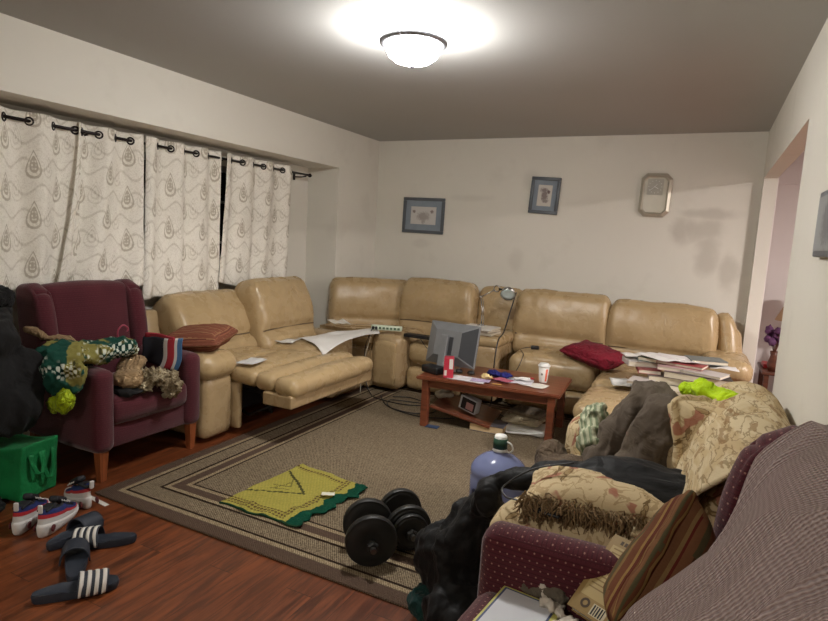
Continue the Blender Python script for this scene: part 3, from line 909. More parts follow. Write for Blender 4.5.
# poster over the far loveseat seat, the wedge and the recliner arm, one corner drooping
def poster(a, b):
    A, B, C_, D = Vector((-2.95, 3.88, 0.545)), Vector((-2.62, 3.76, 0.535)), Vector((-2.54, 4.50, 0.560)), Vector((-2.68, 4.70, 0.565))
    p = (A*(1-a)+D*a)*(1-b)+(B*(1-a)+C_*a)*b
    dr = max(0, 1-a*2.2)*max(0, (b-0.55)/0.45)
    p.z -= 0.075*dr**1.5
    p.z += 0.012*noise.noise(Vector((a*3.5, b*3, 4)))+0.02*math.sin(a*PI)*0.5
    return p-Vector((-2.7, 4.25, 0.5))
o = obj('poster_sheet', sheet(poster, 40, 24, 0.002), flat((222, 220, 216), 0.8, 0.02), keepuv=True, loc=(-2.7, 4.25, 0.5))
tag(o, 'wide white poster sheet draped from loveseat over the corner wedge with a drooping corner', 'paper')
leaf('white page lying on the far loveseat seat beside the poster', (-3.03, 3.82, 0.520), 0.20, 0.28, 0.3, (216, 213, 208), 0.02, 3)
leaf('white folded page at the back of the poster by the corner backrest', (-2.98, 4.50, 0.60), 0.16, 0.25, 0.9, (224, 222, 214), 0.02, 5)
M['strip'] = plain('pale_green_plastic', C(204, 216, 196), 0.4, var=0.02)
M['outlet_hole'] = plain('outlet_green', C(70, 92, 66), 0.6)
M['black_plastic'] = plain('black_plastic', C(26, 26, 28), 0.42)
t = thing('power_strip', 'pale green multi outlet power strip on the recliner arm', 'power strip', (-2.53, 4.61, 0.572), 0.35)
obj('body', nbox((-0.14, -0.032, 0), (0.14, 0.032, 0.042), 0.008), M['strip'], t)
for k in range(6): obj('outlet', nbox((-0.068+k*0.034, -0.034, 0.011), (-0.046+k*0.034, -0.031, 0.031), 0.002), M['outlet_hole'], t, smooth=False)
for k in range(2): obj('plug', nbox((-0.128+k*0.028, -0.058, 0.008), (-0.107+k*0.028, -0.031, 0.034), 0.004), M['black_plastic'], t, smooth=False)
def cable(label, pts, r=0.004, mat=None, name='cable', cat='cable', **k):
    bm = bmesh.new(); tube(bm, spline(pts, 8), r, 8)
    o = obj(name, bm, mat or M['black_plastic']); return tag(o, label, cat)
cable('black cord running from the power strip down the recliner arm to the rug', [(-2.63, 4.53, 0.59), (-2.63, 4.49, 0.55), (-2.66, 4.46, 0.40), (-2.64, 4.45, 0.15), (-2.56, 4.42, 0.018), (-2.42, 4.32, 0.018), (-2.15, 4.30, 0.018), (-2.0, 4.42, 0.018), (-2.2, 4.52, 0.018), (-2.35, 4.45, 0.018)])
cable('thin pale cord hanging beside the black one on the wedge', [(-2.60, 4.53, 0.59), (-2.62, 4.47, 0.5), (-2.66, 4.42, 0.2), (-2.64, 4.38, 0.017)], 0.003, flat((190, 182, 164)))
cable('black cord looped on the rug before the recliner', [(-2.45, 4.42, 0.018), (-2.25, 4.18, 0.018), (-2.0, 4.12, 0.018), (-1.86, 4.25, 0.018), (-1.95, 4.42, 0.018), (-2.15, 4.40, 0.018), (-2.3, 4.30, 0.03), (-2.2, 4.15, 0.018), (-1.9, 4.08, 0.018), (-1.65, 4.2, 0.018)])
cable('dark cord snaking on the rug under the coffee table', [(-1.9, 4.55, 0.018), (-1.7, 4.45, 0.018), (-1.5, 4.6, 0.018), (-1.3, 4.48, 0.018), (-1.15, 4.62, 0.018), (-1.0, 4.52, 0.018)])
cable('black cord rising between recliner console and right sofa to the lamp', [(-1.50, 5.12, 0.98), (-1.485, 4.95, 0.85), (-1.49, 4.80, 0.66), (-1.49, 4.66, 0.60), (-1.49, 4.60, 0.40), (-1.49, 4.60, 0.10), (-1.5, 4.55, 0.018)], 0.006)
t = obj('black_bar', nbox((-0.19, -0.045, 0), (0.19, 0.045, 0.03), 0.006), M['black_plastic'], smooth=False, loc=(-2.19, 4.70, 0.525), rotz=0.0)
t.name = 'keyboard'; tag(t, 'long flat black keyboard lying on the recliner seat front', 'keyboard')
cable('thin cord trailing from the keyboard down the recliner seat', [(-2.20, 4.64, 0.53), (-2.12, 4.60, 0.47), (-1.98, 4.59, 0.36), (-1.88, 4.5, 0.30), (-1.84, 4.44, 0.402)], 0.003)
leaf('small white envelope on the near corner of the extended footrest', (-2.76, 3.10, 0.503), 0.13, 0.20, 0.2, (206, 206, 206), 0.008, 7, name='envelope', cat='envelope')
# console: magazines and clip lamp
for k, (w_, d_, h_, r_, c_, lb) in enumerate([(0.24, 0.30, 0.02, 0.1, (186, 176, 158), 'cream magazine at the bottom of the pile under the silver lamp'), (0.22, 0.28, 0.018, -0.05, (146, 132, 116), 'brown magazine in the middle of the pile under the silver lamp'), (0.23, 0.29, 0.015, 0.12, (212, 208, 200), 'white magazine on top of the pile under the silver lamp')]):
    book(lb, (-1.72, 4.86, 0.618+[0, 0.021, 0.040][k]), w_, d_, h_, r_+1.4, c_, cat='magazine')
M['chrome'] = plain('chrome', C(200, 200, 200), 0.18, 1.0)
t = thing('desk_lamp', 'silver swing arm desk lamp on the magazines of the console', 'lamp', (-1.74, 4.92, 0.675))
obj('base', nlathe([(0, 0), (0.035, 0), (0.035, 0.008), (0.012, 0.016), (0, 0.016)], 24), M['chrome'], t)
bm = bmesh.new(); tube(bm, [(0, 0, 0.01), (0.0, 0.0, 0.14), (-0.03, 0.02, 0.25)], 0.006, 8); obj('lower_arm', bm, M['chrome'], t)
bm = bmesh.new(); tube(bm, [(0.02, 0, 0.01), (0.015, 0.0, 0.14), (-0.01, 0.02, 0.25)], 0.003, 8); obj('spring', bm, M['chrome'], t)
bm = bmesh.new(); bmesh.ops.create_uvsphere(bm, u_segments=14, v_segments=8, radius=0.014, matrix=TR((-0.03, 0.02, 0.25))); obj('joint', bm, M['chrome'], t)
bm = bmesh.new(); tube(bm, [(-0.03, 0.02, 0.25), (0.09, 0.05, 0.325)], 0.006, 8); obj('upper_arm', bm, M['chrome'], t)
bm = bmesh.new()
tube(bm, [(0.105+0.028*math.cos(a*PI/8), 0.05, 0.335+0.028*math.sin(a*PI/8)) for a in range(17)], 0.006, 8, cap=False); obj('pivot_ring', bm, M['chrome'], t)
hm = TR((0.225, 0.0, 0.315), (-0.95, 0, 0.25))
obj('lamp_head', nlathe([(0.010, 0.05), (0.03, 0.045), (0.058, 0.01), (0.066, -0.03), (0.062, -0.03), (0.05, 0.0), (0.0, 0.03)], 28, mtx=hm), M['chrome'], t)
obj('bulb_cover', nlathe([(0, -0.02), (0.04, -0.024), (0.06, -0.028), (0.055, -0.02), (0, -0.01)], 24, mtx=hm), flat((190, 206, 204), 0.2), t)
bm = bmesh.new(); tube(bm, [(0.13, 0.045, 0.335), (0.20, 0.015, 0.33)], 0.009, 8); obj('head_socket', bm, M['black_plastic'], t)
# right sofa: red cushion, adapter, reading pile
M['redcloth'] = cloth_mat('dark_red_cotton', C(128, 30, 46), C(100, 20, 34))
def pillowf(k=0.06):
    def f(p, w):
        e = max(abs(w.x), abs(w.y))
        p.z *= (1-0.72*e**3); p.x *= 1-0.05*(1-w.y**2)*abs(w.x); p.y *= 1-0.05*(1-w.x**2)*abs(w.y)
        return p
    return f
o = obj('throw_pillow', pad((0.50, 0.34, 0.11), 0.05, (0, 0, 0.02), n=22, wr=0.010, wf=9, seed=51, f=pillowf()), M['redcloth'])
o.location = (-0.72, 4.82, 0.565); o.rotation_euler = (0.15, 0.12, -0.45)
tag(o, 'flat dark red cushion lying across the middle of the right sofa', 'cushion')
t = thing('power_adapter', 'black charger brick with cord on the right sofa seat', 'charger', (-1.24, 4.92, 0.525), 0.3)
obj('brick', nbox((-0.035, -0.022, 0), (0.035, 0.022, 0.03), 0.008), M['black_plastic'], t)
bm = bmesh.new(); tube(bm, spline([(-0.035, 0, 0.015), (-0.12, -0.05, 0.0), (-0.10, -0.18, -0.02), (-0.13, -0.27, -0.10), (-0.18, -0.275, -0.2)], 6), 0.0035, 6); obj('cord', bm, M['black_plastic'], t)
# (x, y, z, w, d, h, rotz, cover, pages, label)
pile = [
 (-0.40, 4.28, 0.475, 0.34, 0.24, 0.006, 0.25, (214, 214, 210), 'loose white pages sticking out left at the bottom of the reading pile', 'p'),
 (-0.18, 4.22, 0.475, 0.30, 0.22, 0.030, -0.05, (206, 196, 176), 'cream paperback at the bottom of the reading pile beside the grey coat', 'b'),
 (-0.20, 4.36, 0.506, 0.27, 0.20, 0.040, 0.10, (110, 100, 96), 'thick grey brown book low in the reading pile', 'b'),
 (-0.10, 4.33, 0.547, 0.24, 0.19, 0.032, -0.12, (92, 80, 78), 'dark brown book in the middle of the reading pile', 'b'),
 (-0.34, 4.38, 0.547, 0.15, 0.20, 0.022, 0.2, (150, 70, 72), 'small red book low in the reading pile', 'b'),
 (-0.38, 4.46, 0.570, 0.26, 0.20, 0.028, 0.35, (196, 190, 184), 'off white book jutting from the left of the reading pile', 'b'),
 (-0.14, 4.38, 0.580, 0.28, 0.20, 0.020, 0.05, (206, 176, 176), 'pinkish book in the upper reading pile', 'b'),
 (-0.30, 4.44, 0.600, 0.20, 0.16, 0.022, -0.3, (64, 92, 84), 'dark green book on the left of the reading pile', 'b'),
 (-0.12, 4.42, 0.602, 0.30, 0.21, 0.016, -0.22, (152, 64, 66), 'red edged notebook near the top of the reading pile', 'b'),
 (-0.16, 4.46, 0.624, 0.30, 0.21, 0.005, -0.15, (214, 208, 206), 'white loose sheets on top of the reading pile', 'p'),
 (0.02, 4.52, 0.619, 0.24, 0.18, 0.020, 0.30, (110, 118, 118), 'grey hardback on top of the reading pile at its right', 'b'),
 (0.13, 4.50, 0.598, 0.18, 0.14, 0.006, 0.15, (216, 212, 208), 'white pages sticking out right of the reading pile', 'p'),
 (0.08, 4.36, 0.475, 0.20, 0.24, 0.10, 0.1, (58, 52, 50), 'dark file box under the right side of the reading pile', 'b'),
 (-0.42, 4.52, 0.600, 0.22, 0.16, 0.004, 0.5, (220, 216, 210), 'white folded letter hanging off the left top of the reading pile', 'p'),
 (-0.28, 4.40, 0.627, 0.20, 0.27, 0.004, 0.9, (222, 220, 216), 'white open leaflet lying crosswise on top of the reading pile', 'p'),
 (0.02, 4.32, 0.580, 0.26, 0.18, 0.014, -0.35, (188, 180, 176), 'pale grey booklet on the dark file box', 'b'),
 (-0.36, 4.20, 0.510, 0.16, 0.20, 0.014, -0.1, (196, 188, 182), 'light booklet at the front left of the reading pile', 'b'),
]
for (x_, y_, z_, w_, d_, h_, r_, c_, lb, k_) in pile:
    x_ += 0.05; y_ += 0.04; z_ = 0.475+(z_-0.475)*1.3; h_ *= 1.3
    if k_ == 'b': book(lb, (x_, y_, z_), w_, d_, h_, r_, c_)
    else:
        leaf(lb, (x_, y_, z_), w_, d_, r_, c_, 0.012, x_*9, thick=max(0.002, h_*0.6), name='paper_stack')

#@@TABLE ITEMS
zt = 0.401
t = thing('computer_monitor', 'silver flat computer monitor seen from behind on the coffee table', 'monitor', (-1.70, 4.17, zt), 0.0)
M['mon_silver'] = plain('silver_plastic', C(126, 128, 130), 0.4, 0.3)
M['mon_dark'] = plain('charcoal_plastic', C(44, 46, 50), 0.45)
mm = TR((0, 0, 0.215), (-0.22, 0.0, -0.10))
bm = nbox((-0.215, 0.0, -0.165), (0.215, 0.022, 0.165), 0.006); bm.transform(mm); obj('bezel', bm, M['mon_silver'], t, smooth=False)
bm = nbox((-0.195, 0.022, -0.145), (0.195, 0.0235, 0.145)); bm.transform(mm); obj('screen', bm, M['black_plastic'], t, smooth=False)
bm = bmesh.new()
O = [(-0.212, -0.162), (0.212, -0.162), (0.212, 0.162), (-0.212, 0.162)]; I = [(-0.13, -0.10), (0.09, -0.10), (0.09, 0.10), (-0.13, 0.10)]
ro = [bm.verts.new((p[0], 0.0, p[1])) for p in O]; ri = [bm.verts.new((p[0], -0.05, p[1])) for p in I]
for i in range(4): bm.faces.new((ro[i], ro[(i+1) % 4], ri[(i+1) % 4], ri[i]))
bm.faces.new(ri); bm.faces.new(ro[::-1]); bmesh.ops.recalc_face_normals(bm, faces=bm.faces[:])
bm.transform(mm); obj('back_cover', bm, M['mon_silver'], t, smooth=False)
bm = bmesh.new()
q = [(0.094, -0.047, -0.092), (0.207, 0.0, -0.150), (0.207, 0.0, 0.150), (0.094, -0.047, 0.092)]
prv = [bm.verts.new((a, b-0.005, c)) for a, b, c in q]; nxt = [bm.verts.new((a, b+0.004, c)) for a, b, c in q]
bm.faces.new(prv); bm.faces.new(nxt[::-1])
for i in range(4): bm.faces.new((prv[i], prv[(i+1) % 4], nxt[(i+1) % 4], nxt[i]))
bmesh.ops.recalc_face_normals(bm, faces=bm.faces[:]); bm.transform(mm); obj('vent_panel', bm, M['mon_dark'], t, smooth=False)
bm = nbox((-0.07, -0.075, -0.185), (-0.01, -0.045, 0.06), 0.006); bm.transform(mm); obj('stand_neck', bm, M['mon_silver'], t, smooth=False)
bm = nbox((-0.005, -0.056, -0.09), (0.03, -0.049, 0.05), 0.003); bm.transform(mm); obj('port_cover', bm, M['mon_dark'], t, smooth=False)
obj('stand_base', nlathe([(0, 0), (0.09, 0), (0.09, 0.008), (0.03, 0.018), (0, 0.018)], 32, center=(-0.04, -0.02, 0)), M['mon_silver'], t)
t = obj('black_box', nbox((-0.085, -0.05, 0), (0.085, 0.05, 0.055), 0.010), M['black_plastic'], loc=(-1.785, 4.03, zt), rotz=-0.35)
t.name = 'router'; tag(t, 'small black box on the left corner of the coffee table', 'box')
M['redbox'] = plain('red_carton', C(186, 44, 66), 0.5)
t = thing('drink_carton', 'red and white carton standing before the monitor', 'carton', (-1.635, 3.97, zt), 0.35)
obj('body', nbox((-0.036, -0.036, 0), (0.036, 0.036, 0.155), 0.004), M['redbox'], t, smooth=False)
obj('label', nbox((-0.037, -0.028, 0.01), (-0.0362, 0.022, 0.14)), M['paper'], t, smooth=False)
obj('label', nbox((0.004, -0.0372, 0.07), (0.032, -0.0362, 0.145)), M['paper'], t, smooth=False)
obj('label', nbox((-0.030, -0.0372, 0.02), (-0.012, -0.0362, 0.06)), M['paper'], t, smooth=False)
leaf('white page under the headphones on the coffee table', (-1.49, 4.00, zt), 0.28, 0.14, 0.05, (214, 212, 214), 0.004, 2)
leaf('lilac tinted leaflet at the front of the coffee table', (-1.39, 4.00, zt+0.007), 0.14, 0.09, 0.2, (176, 158, 190), 0.003, 8, name='leaflet')
t = thing('headphones', 'tangled black and white headphones in front of the monitor', 'headphones', (-1.56, 4.12, zt+0.012))
for k, (x_, y_) in enumerate([(-0.05, 0), (0.045, 0.01)]):
    obj('ear_cup', nlathe([(0, 0), (0.026, 0), (0.03, 0.012), (0.02, 0.024), (0, 0.026)], 20, center=(x_, y_, 0)), M['black_plastic'], t)
bm = bmesh.new(); tube(bm, spline([(-0.05, 0, 0.02), (-0.06, 0.05, 0.03), (0, 0.08, 0.035), (0.05, 0.05, 0.03), (0.045, 0.01, 0.02)], 6), 0.005, 8); obj('headband', bm, M['mon_silver'], t)
# crumpled cream wrapper, blue cloth
M['cream'] = plain('cream_wrapper', C(220, 196, 140), 0.7, var=0.1)
t = obj('crumpled_wrapper', heap([((0, 0, 0.028), (0.045, 0.035, 0.022)), ((0.01, -0.01, 0.035), (0.03, 0.03, 0.02))], 0.006, 0.012, 22, seed=2, floor=0.001), M['cream'], loc=(-1.36, 4.06, zt)); tag(t, 'crumpled cream and yellow wrapper at the middle of the coffee table', 'wrapper')
M['bluecloth'] = cloth_mat('blue_cloth', C(48, 52, 128), C(32, 34, 92))
t = obj('blue_cloth', heap([((-0.04, 0, 0.022), (0.06, 0.045, 0.02)), ((0.05, 0, 0.02), (0.05, 0.04, 0.018))], 0.007, 0.010, 14, seed=3, floor=0.001), M['bluecloth'], loc=(-1.32, 4.22, zt)); tag(t, 'bright blue folded cloth behind the cream wrapper', 'cloth')
leaf('printed white page with blue text at the right of the coffee table', (-1.16, 4.18, zt), 0.22, 0.17, 0.15, (212, 210, 216), 0.01, 11)
leaf('red and blue printed flyer beside the blue cloth', (-1.25, 4.11, zt+0.010), 0.13, 0.09, -0.3, (178, 92, 112), 0.006, 12, name='flyer')
leaf('curled white receipt above the printed page', (-1.13, 4.21, zt+0.014), 0.13, 0.09, 0.5, (224, 222, 220), 0.012, 13, name='receipt')
leaf('white napkin beside the paper cup', (-1.03, 4.14, zt), 0.19, 0.13, -0.2, (220, 216, 206), 0.008, 14, name='napkin', cat='napkin')
t = obj('wooden_stick', nbox((-0.035, -0.006, 0), (0.035, 0.006, 0.004), 0.001), flat((206, 168, 96)), loc=(-1.26, 3.99, zt+0.001), rotz=0.1, smooth=False); tag(t, 'short yellowish stick at the front edge of the coffee table', 'stick')
t = obj('bottle_cap', nlathe([(0, 0), (0.014, 0), (0.013, 0.012), (0, 0.012)], 16), M['redplastic'], loc=(-1.07, 4.24, zt+0.020)); tag(t, 'tiny red cap by the paper cup', 'cap')
# paper cup
g = G('cup_print', 0.5)
x, y, z = g.xyz()
an = y._op('ARCTAN2', x)
red = an.band(-0.95, -0.42)*z.band(0.012, 0.105)
dd_ = (((an+1.7)/0.28).pow(2.0)+((z-0.065)/0.010).pow(2.0)).sqrt()
g.col(g.mix(red, g.mix(1-dd_.step(0.8, 1.0), C(228, 224, 218), C(110, 100, 92)), C(214, 92, 56)))
M['cup'] = g.m
t = thing('paper_cup', 'tall white paper cup with orange stripe and white lid', 'cup', (-1.00, 4.29, zt))
obj('body', nlathe([(0, 0), (0.029, 0), (0.0295, 0.003), (0.041, 0.125), (0.0, 0.125)], 36), M['cup'], t)
obj('lid', nlathe([(0, 0.145), (0.032, 0.145), (0.036, 0.140), (0.038, 0.132), (0.045, 0.129), (0.046, 0.122), (0.041, 0.120), (0.0, 0.124)], 36), M['white_plastic'], t)

#@@UNDER TABLE
t = obj('white_bag', heap([((0, 0, 0.045), (0.07, 0.06, 0.04)), ((0.04, 0.02, 0.04), (0.05, 0.05, 0.03))], 0.007, 0.010, 12, seed=5), flat((196, 190, 174)), loc=(-1.77, 4.22, 0.150)); tag(t, 'crumpled white bag on the broken shelf', 'bag')
t = thing('photo_box', 'small upright white and black box with picture on the broken shelf', 'box', (-1.52, 4.14, 0.125), -0.2, rot=(0, 0.2, -0.2))
obj('carton', nbox((-0.075, -0.035, 0), (0.075, 0.035, 0.11), 0.003), flat((196, 200, 208)), t, smooth=False)
obj('front_print', nbox((-0.055, -0.038, 0.01), (0.07, -0.0355, 0.10), 0.001), flat((38, 32, 36)), t, smooth=False)
obj('front_print', nbox((-0.01, -0.041, 0.02), (0.055, -0.0385, 0.075), 0.001), flat((196, 150, 150)), t, smooth=False)
book('thick book with worn yellow and blue cover on the rug under the table', (-1.34, 4.13, 0.013), 0.19, 0.26, 0.055, -1.50, (86, 84, 92), pages=(214, 186, 144))
book('dark thin book beneath the worn blue one under the table', (-1.10, 4.30, 0.013), 0.20, 0.24, 0.02, 1.4, (44, 40, 42))
t = thing('white_tray', 'white plastic tray with curved handle beneath the cream cushion', 'tray', (-1.08, 4.26, 0.013), 0.0)
obj('body', pad((0.30, 0.22, 0.05), 0.02, (0, 0, 0), n=12, mtx=TR((0, 0, 0.026))), M['white_plastic'], t)
bm = bmesh.new(); tube(bm, spline([(-0.13, -0.11, 0.03), (-0.12, -0.14, 0.01), (-0.05, -0.15, 0.018), (0.06, -0.145, 0.03), (0.15, -0.12, 0.045)], 6), 0.007, 8); obj('handle', bm, M['white_plastic'], t)
M['creamcloth'] = cloth_mat('cream_cloth', C(206, 196, 168), C(170, 158, 132))
o = obj('cushion', pad((0.30, 0.24, 0.06), 0.03, (0, 0, 0.01), n=18, wr=0.004, seed=55, f=pillowf()), M['creamcloth']); o.location = (-1.11, 4.27, 0.10); o.rotation_euler = (0.04, -0.02, -0.12); tag(o, 'flat cream cushion on the white tray under the table', 'cushion')
o = obj('folded_cloth', pad((0.26, 0.20, 0.03), 0.014, (0, 0, 0.004), n=16, wr=0.004, seed=56), cloth_mat('taupe_cloth', C(128, 116, 98))); o.location = (-1.09, 4.30, 0.152); o.rotation_euler = (0, 0, -0.2); tag(o, 'folded taupe cloth on top of the cream cushion under the table', 'cloth')
t = obj('blue_card', nbox((-0.05, -0.03, 0), (0.05, 0.03, 0.006), 0.002), flat((42, 62, 92)), loc=(-1.72, 3.92, 0.0125), rotz=0.1, smooth=False); tag(t, 'small blue card on the rug at the foot of the left table leg', 'card')
#@@LEFT CORNER CLOTHES AND SHOES
M['coat_black'] = cloth_mat('black_coat_cloth', C(32, 32, 33), C(21, 21, 22), nscale=3, wr=0.18)
M['coat_black2'] = cloth_mat('black_nylon', C(25, 25, 26), C(16, 16, 17), rough=0.6, nscale=3, wr=0.2)
def hp(name, label, cat, blobs, mat, parts=None, **k):
    """a crumpled garment as one thing; blobs are world places, the object sits at their centre"""
    c = Vector((0, 0, 0))
    for b in blobs: c += Vector(b[0])
    c /= len(blobs)
    c.z = min(b[0][2]-b[1][2] for b in blobs)
    bl = [((Vector(b[0])-c), b[1], *(b[2:])) for b in blobs]
    if 'floor' in k: k['floor'] -= c.z
    o = obj(name, heap(bl, **k), mat, loc=c)
    return tag(o, label, cat)
hp('winter_coat', 'black winter coat heaped beside the left armchair above the green bag', 'coat',
   [((-3.20, 1.60, 0.84), (0.22, 0.20, 0.13), (0, 0.2, 0)), ((-3.18, 1.58, 0.60), (0.20, 0.26, 0.22)), ((-3.08, 1.68, 0.46), (0.13, 0.17, 0.16)),
    ((-3.10, 1.78, 0.62), (0.12, 0.11, 0.16), (0.3, 0, 0)), ((-3.12, 1.40, 0.55), (0.20, 0.22, 0.26)), ((-3.36, 1.72, 0.90), (0.14, 0.16, 0.10)), ((-3.34, 1.5, 0.2), (0.14, 0.24, 0.20))],
   M['coat_black'], voxel=0.014, amp=0.022, freq=4.5, stretch=(1, 1, 0.5), seed=11, floor=0.001, rough=0.25)
hp('dark_hood', 'faded charcoal hood lying on top of the black winter coat', 'hood',
   [((-3.32, 1.72, 1.00), (0.13, 0.12, 0.06)), ((-3.42, 1.60, 1.02), (0.10, 0.12, 0.05))], cloth_mat('charcoal_cloth', C(34, 33, 34), C(20, 20, 21)), voxel=0.012, amp=0.02, freq=7, seed=12)
M['green_bag'] = cloth_mat('green_polypropylene', C(24, 128, 70), C(16, 104, 56), rough=0.6, wr=0.12)
t = thing('shopping_bag', 'bright green reusable shopping bag on the floor under the black coat', 'bag', (-3.12, 1.71, 0.001), 0.22)
def bagf(p, w):
    p.y += 0.010*noise.noise(Vector((p.x*9, p.z*8, 1))); p.x += 0.012*noise.noise(Vector((p.y*9, p.z*8, 4)))
    if w.z > 0.7: p.z -= 0.05*(1-w.x**2)*0.6
    p.x *= 1+0.04*w.z
    return p
obj('body', pad((0.36, 0.22, 0.29), 0.012, (0, 0, 0), n=24, f=bagf, mtx=TR((0, 0, 0.147))), M['green_bag'], t)
for s_ in (-1, 1):
    def fn(a, b, s_=s_):
        an = a*PI; return (0.19+0.02*math.sin(an)+0.004*b, s_*0.03+0.045*math.cos(an)*0.8+0.012*(b-0.5)*2, 0.24-0.12*math.sin(an)*(1.25 if s_ > 0 else 0.9))
    obj('handle', sheet(fn, 20, 3, 0.003), M['green_bag'], t, keepuv=True)
hp('black_pouch', 'flat black bag on the floor in front of the green shopping bag', 'bag', [((-2.99, 1.46, 0.035), (0.15, 0.12, 0.03)), ((-3.12, 1.40, 0.04), (0.12, 0.12, 0.04))], M['coat_black2'], voxel=0.01, amp=0.01, freq=9, seed=13, floor=0.001)

# clothes over the near arm of the armchair
g = G('green_print_cotton', 0.85, spec=0.15)
x, y, z = g.xyz()
u_ = (x*0.6+y)*1.0; v_ = (z+x*0.5-y*0.2)
wob = g.noise(6, 2)*0.5
cell = ((u_*150+wob*9).sin()*(v_*190+wob*9).sin())
msk = g.noise(5, 2, vec=g.vec(x+3.0, y, z)).step(0.50, 0.54)
gold = g.noise(6.5, 2, vec=g.vec(x, y+9.0, z)).step(0.54, 0.58)
c = g.mix(g.noise(9, 3), C(18, 54, 46), C(32, 78, 66))
c = g.mix(gold, c, C(128, 122, 66))
c = g.mix(msk*cell.gt(0.12)*0.9, c, C(196, 200, 188))
c = g.mix(msk*cell.lt(-0.45)*0.8, c, C(12, 20, 22))
g.col(c).bump(g.noise(160, 3), 0.3, 0.003)
M['green_print'] = g.m
M['lime'] = cloth_mat('yellow_green_nylon', C(168, 190, 30), C(130, 150, 20), rough=0.45)
M['tanfab'] = cloth_mat('tan_cloth', C(164, 138, 104), C(130, 106, 78))
M['fluff'] = cloth_mat('cream_fleece', C(196, 182, 152), C(110, 92, 66), nscale=16)
hp('patterned_scarf', 'dark green patterned cloth with white checks over the near chair arm', 'cloth',
   [((-3.02, 1.93, 0.70), (0.15, 0.12, 0.060), (0, 0, 0.3)), ((-2.95, 1.84, 0.62), (0.09, 0.06, 0.11), (0.2, 0, 0.2)), ((-2.98, 2.07, 0.695), (0.13, 0.13, 0.055)), ((-3.02, 2.24, 0.70), (0.12, 0.12, 0.05), (0, 0, 0.5)), ((-2.86, 1.90, 0.60), (0.06, 0.05, 0.10))],
   M['green_print'], voxel=0.011, amp=0.018, freq=8, seed=21)
hp('high_visibility_vest', 'shiny yellow green vest poking out below the patterned cloth', 'vest', [((-2.90, 1.855, 0.49), (0.06, 0.045, 0.075), (0, 0.3, 0)), ((-2.97, 1.84, 0.46), (0.06, 0.03, 0.06))], M['lime'], voxel=0.009, amp=0.014, freq=9, seed=22)
hp('tan_belt_cloth', 'tan cloth strap sticking up behind the patterned cloth', 'cloth', [((-3.30, 1.98, 0.77), (0.10, 0.03, 0.028), (0.2, 0.5, 0.9)), ((-3.24, 2.06, 0.74), (0.08, 0.05, 0.03), (0, 0.2, 0.6))], M['tanfab'], voxel=0.008, amp=0.006, freq=9, seed=23)
hp('tan_towel', 'tan towel folded on the seat of the left armchair', 'towel', [((-2.96, 2.30, 0.60), (0.10, 0.09, 0.05), (0.3, 0, 0)), ((-2.88, 2.22, 0.54), (0.10, 0.08, 0.06))], M['tanfab'], voxel=0.009, amp=0.012, freq=8, seed=24)
hp('fluffy_hat', 'cream and brown fluffy fringed hat hanging over the armchair seat front', 'hat', [((-2.80, 2.32, 0.54), (0.08, 0.08, 0.06)), ((-2.76, 2.40, 0.49), (0.05, 0.05, 0.07)), ((-2.80, 2.26, 0.50), (0.05, 0.05, 0.05))], M['fluff'], voxel=0.008, amp=0.022, freq=15, seed=25, rough=1.0)
hp('black_shirt', 'black shirt crumpled beneath the tan towel on the armchair seat', 'shirt', [((-2.86, 2.20, 0.475), (0.10, 0.08, 0.025)), ((-2.94, 2.34, 0.49), (0.10, 0.10, 0.03))], M['coat_black'], voxel=0.009, amp=0.01, freq=9, seed=26)
# red, navy and white folder-like sports towel
t = thing('striped_sports_towel', 'navy towel with red and white bands standing against the far chair arm', 'towel', (-2.98, 2.50, 0.54), 0.25, rot=(0.2, 0.25, 0.3))
def tw_(x0, x1):
    def fn(a, b):
        u__ = x0+(x1-x0)*a
        return (u__*0.26-0.13+0.01*math.sin(b*5), 0.012*math.sin(u__*7)+0.03*b, (b*0.21)*(0.72+0.28*u__)+0.02*u__)
    return sheet(fn, 14, 14, 0.008)
for x0_, x1_, c_ in ((0, 0.58, (34, 36, 46)), (0.58, 0.68, (214, 208, 204)), (0.68, 0.84, (160, 40, 52)), (0.84, 0.90, (206, 204, 204)), (0.90, 1.0, (66, 106, 150))):
    obj('band', tw_(x0_, x1_), flat(c_, 0.85), t, keepuv=True)
def fnt(a, b): return (a*0.20-0.13, 0.03+0.012*math.sin(a*5)+0.004, 0.152+0.055*a*0.8+b*0.028)
obj('band', sheet(fnt, 14, 4, 0.012), flat((150, 36, 50), 0.85), t, keepuv=True)
t = thing('wire_hanger', 'pink hook of a clothes hanger sticking out of the pile', 'hanger', (-3.08, 2.30, 0.74))
bm = bmesh.new(); tube(bm, spline([(0, 0, -0.01), (0, 0, 0.04), (0.005, 0.03, 0.07), (0.01, 0.06, 0.05), (0.01, 0.055, 0.03)], 6), 0.005, 8); obj('hook', bm, flat((150, 60, 80), 0.4), t)
# rust striped cushion between the armchair and the loveseat
def stripes(name, ax, period, cols):
    g = G(name, 0.85, spec=0.15)
    q = g.xyz('UV')[ax]
    f = (q*(1/period)).fract()
    c = cols[0][1]
    cur = c
    for a, b, cc_ in [(cols[i][0], cols[i+1][0] if i+1 < len(cols) else 1.0, cols[i][1]) for i in range(len(cols))]:
        cur = g.mix(f.band(a, b), cur, cc_)
    n = g.noise(60, 3)
    cur = g.mix(n*0.35, cur, C(70, 44, 30))
    g.col(cur).bump(g.noise(220, 2), 0.3, 0.003)
    return g.m
M['rust'] = stripes('rust_striped_cloth', 1, 0.05, [(0, C(120, 70, 54)), (0.5, C(146, 92, 68)), (0.62, C(104, 56, 46)), (0.8, C(150, 110, 80))])
o = obj('throw_pillow', pad((0.44, 0.40, 0.13), 0.06, (0, 0, 0.02), n=22, wr=0.012, seed=61, f=pillowf()), M['rust'])
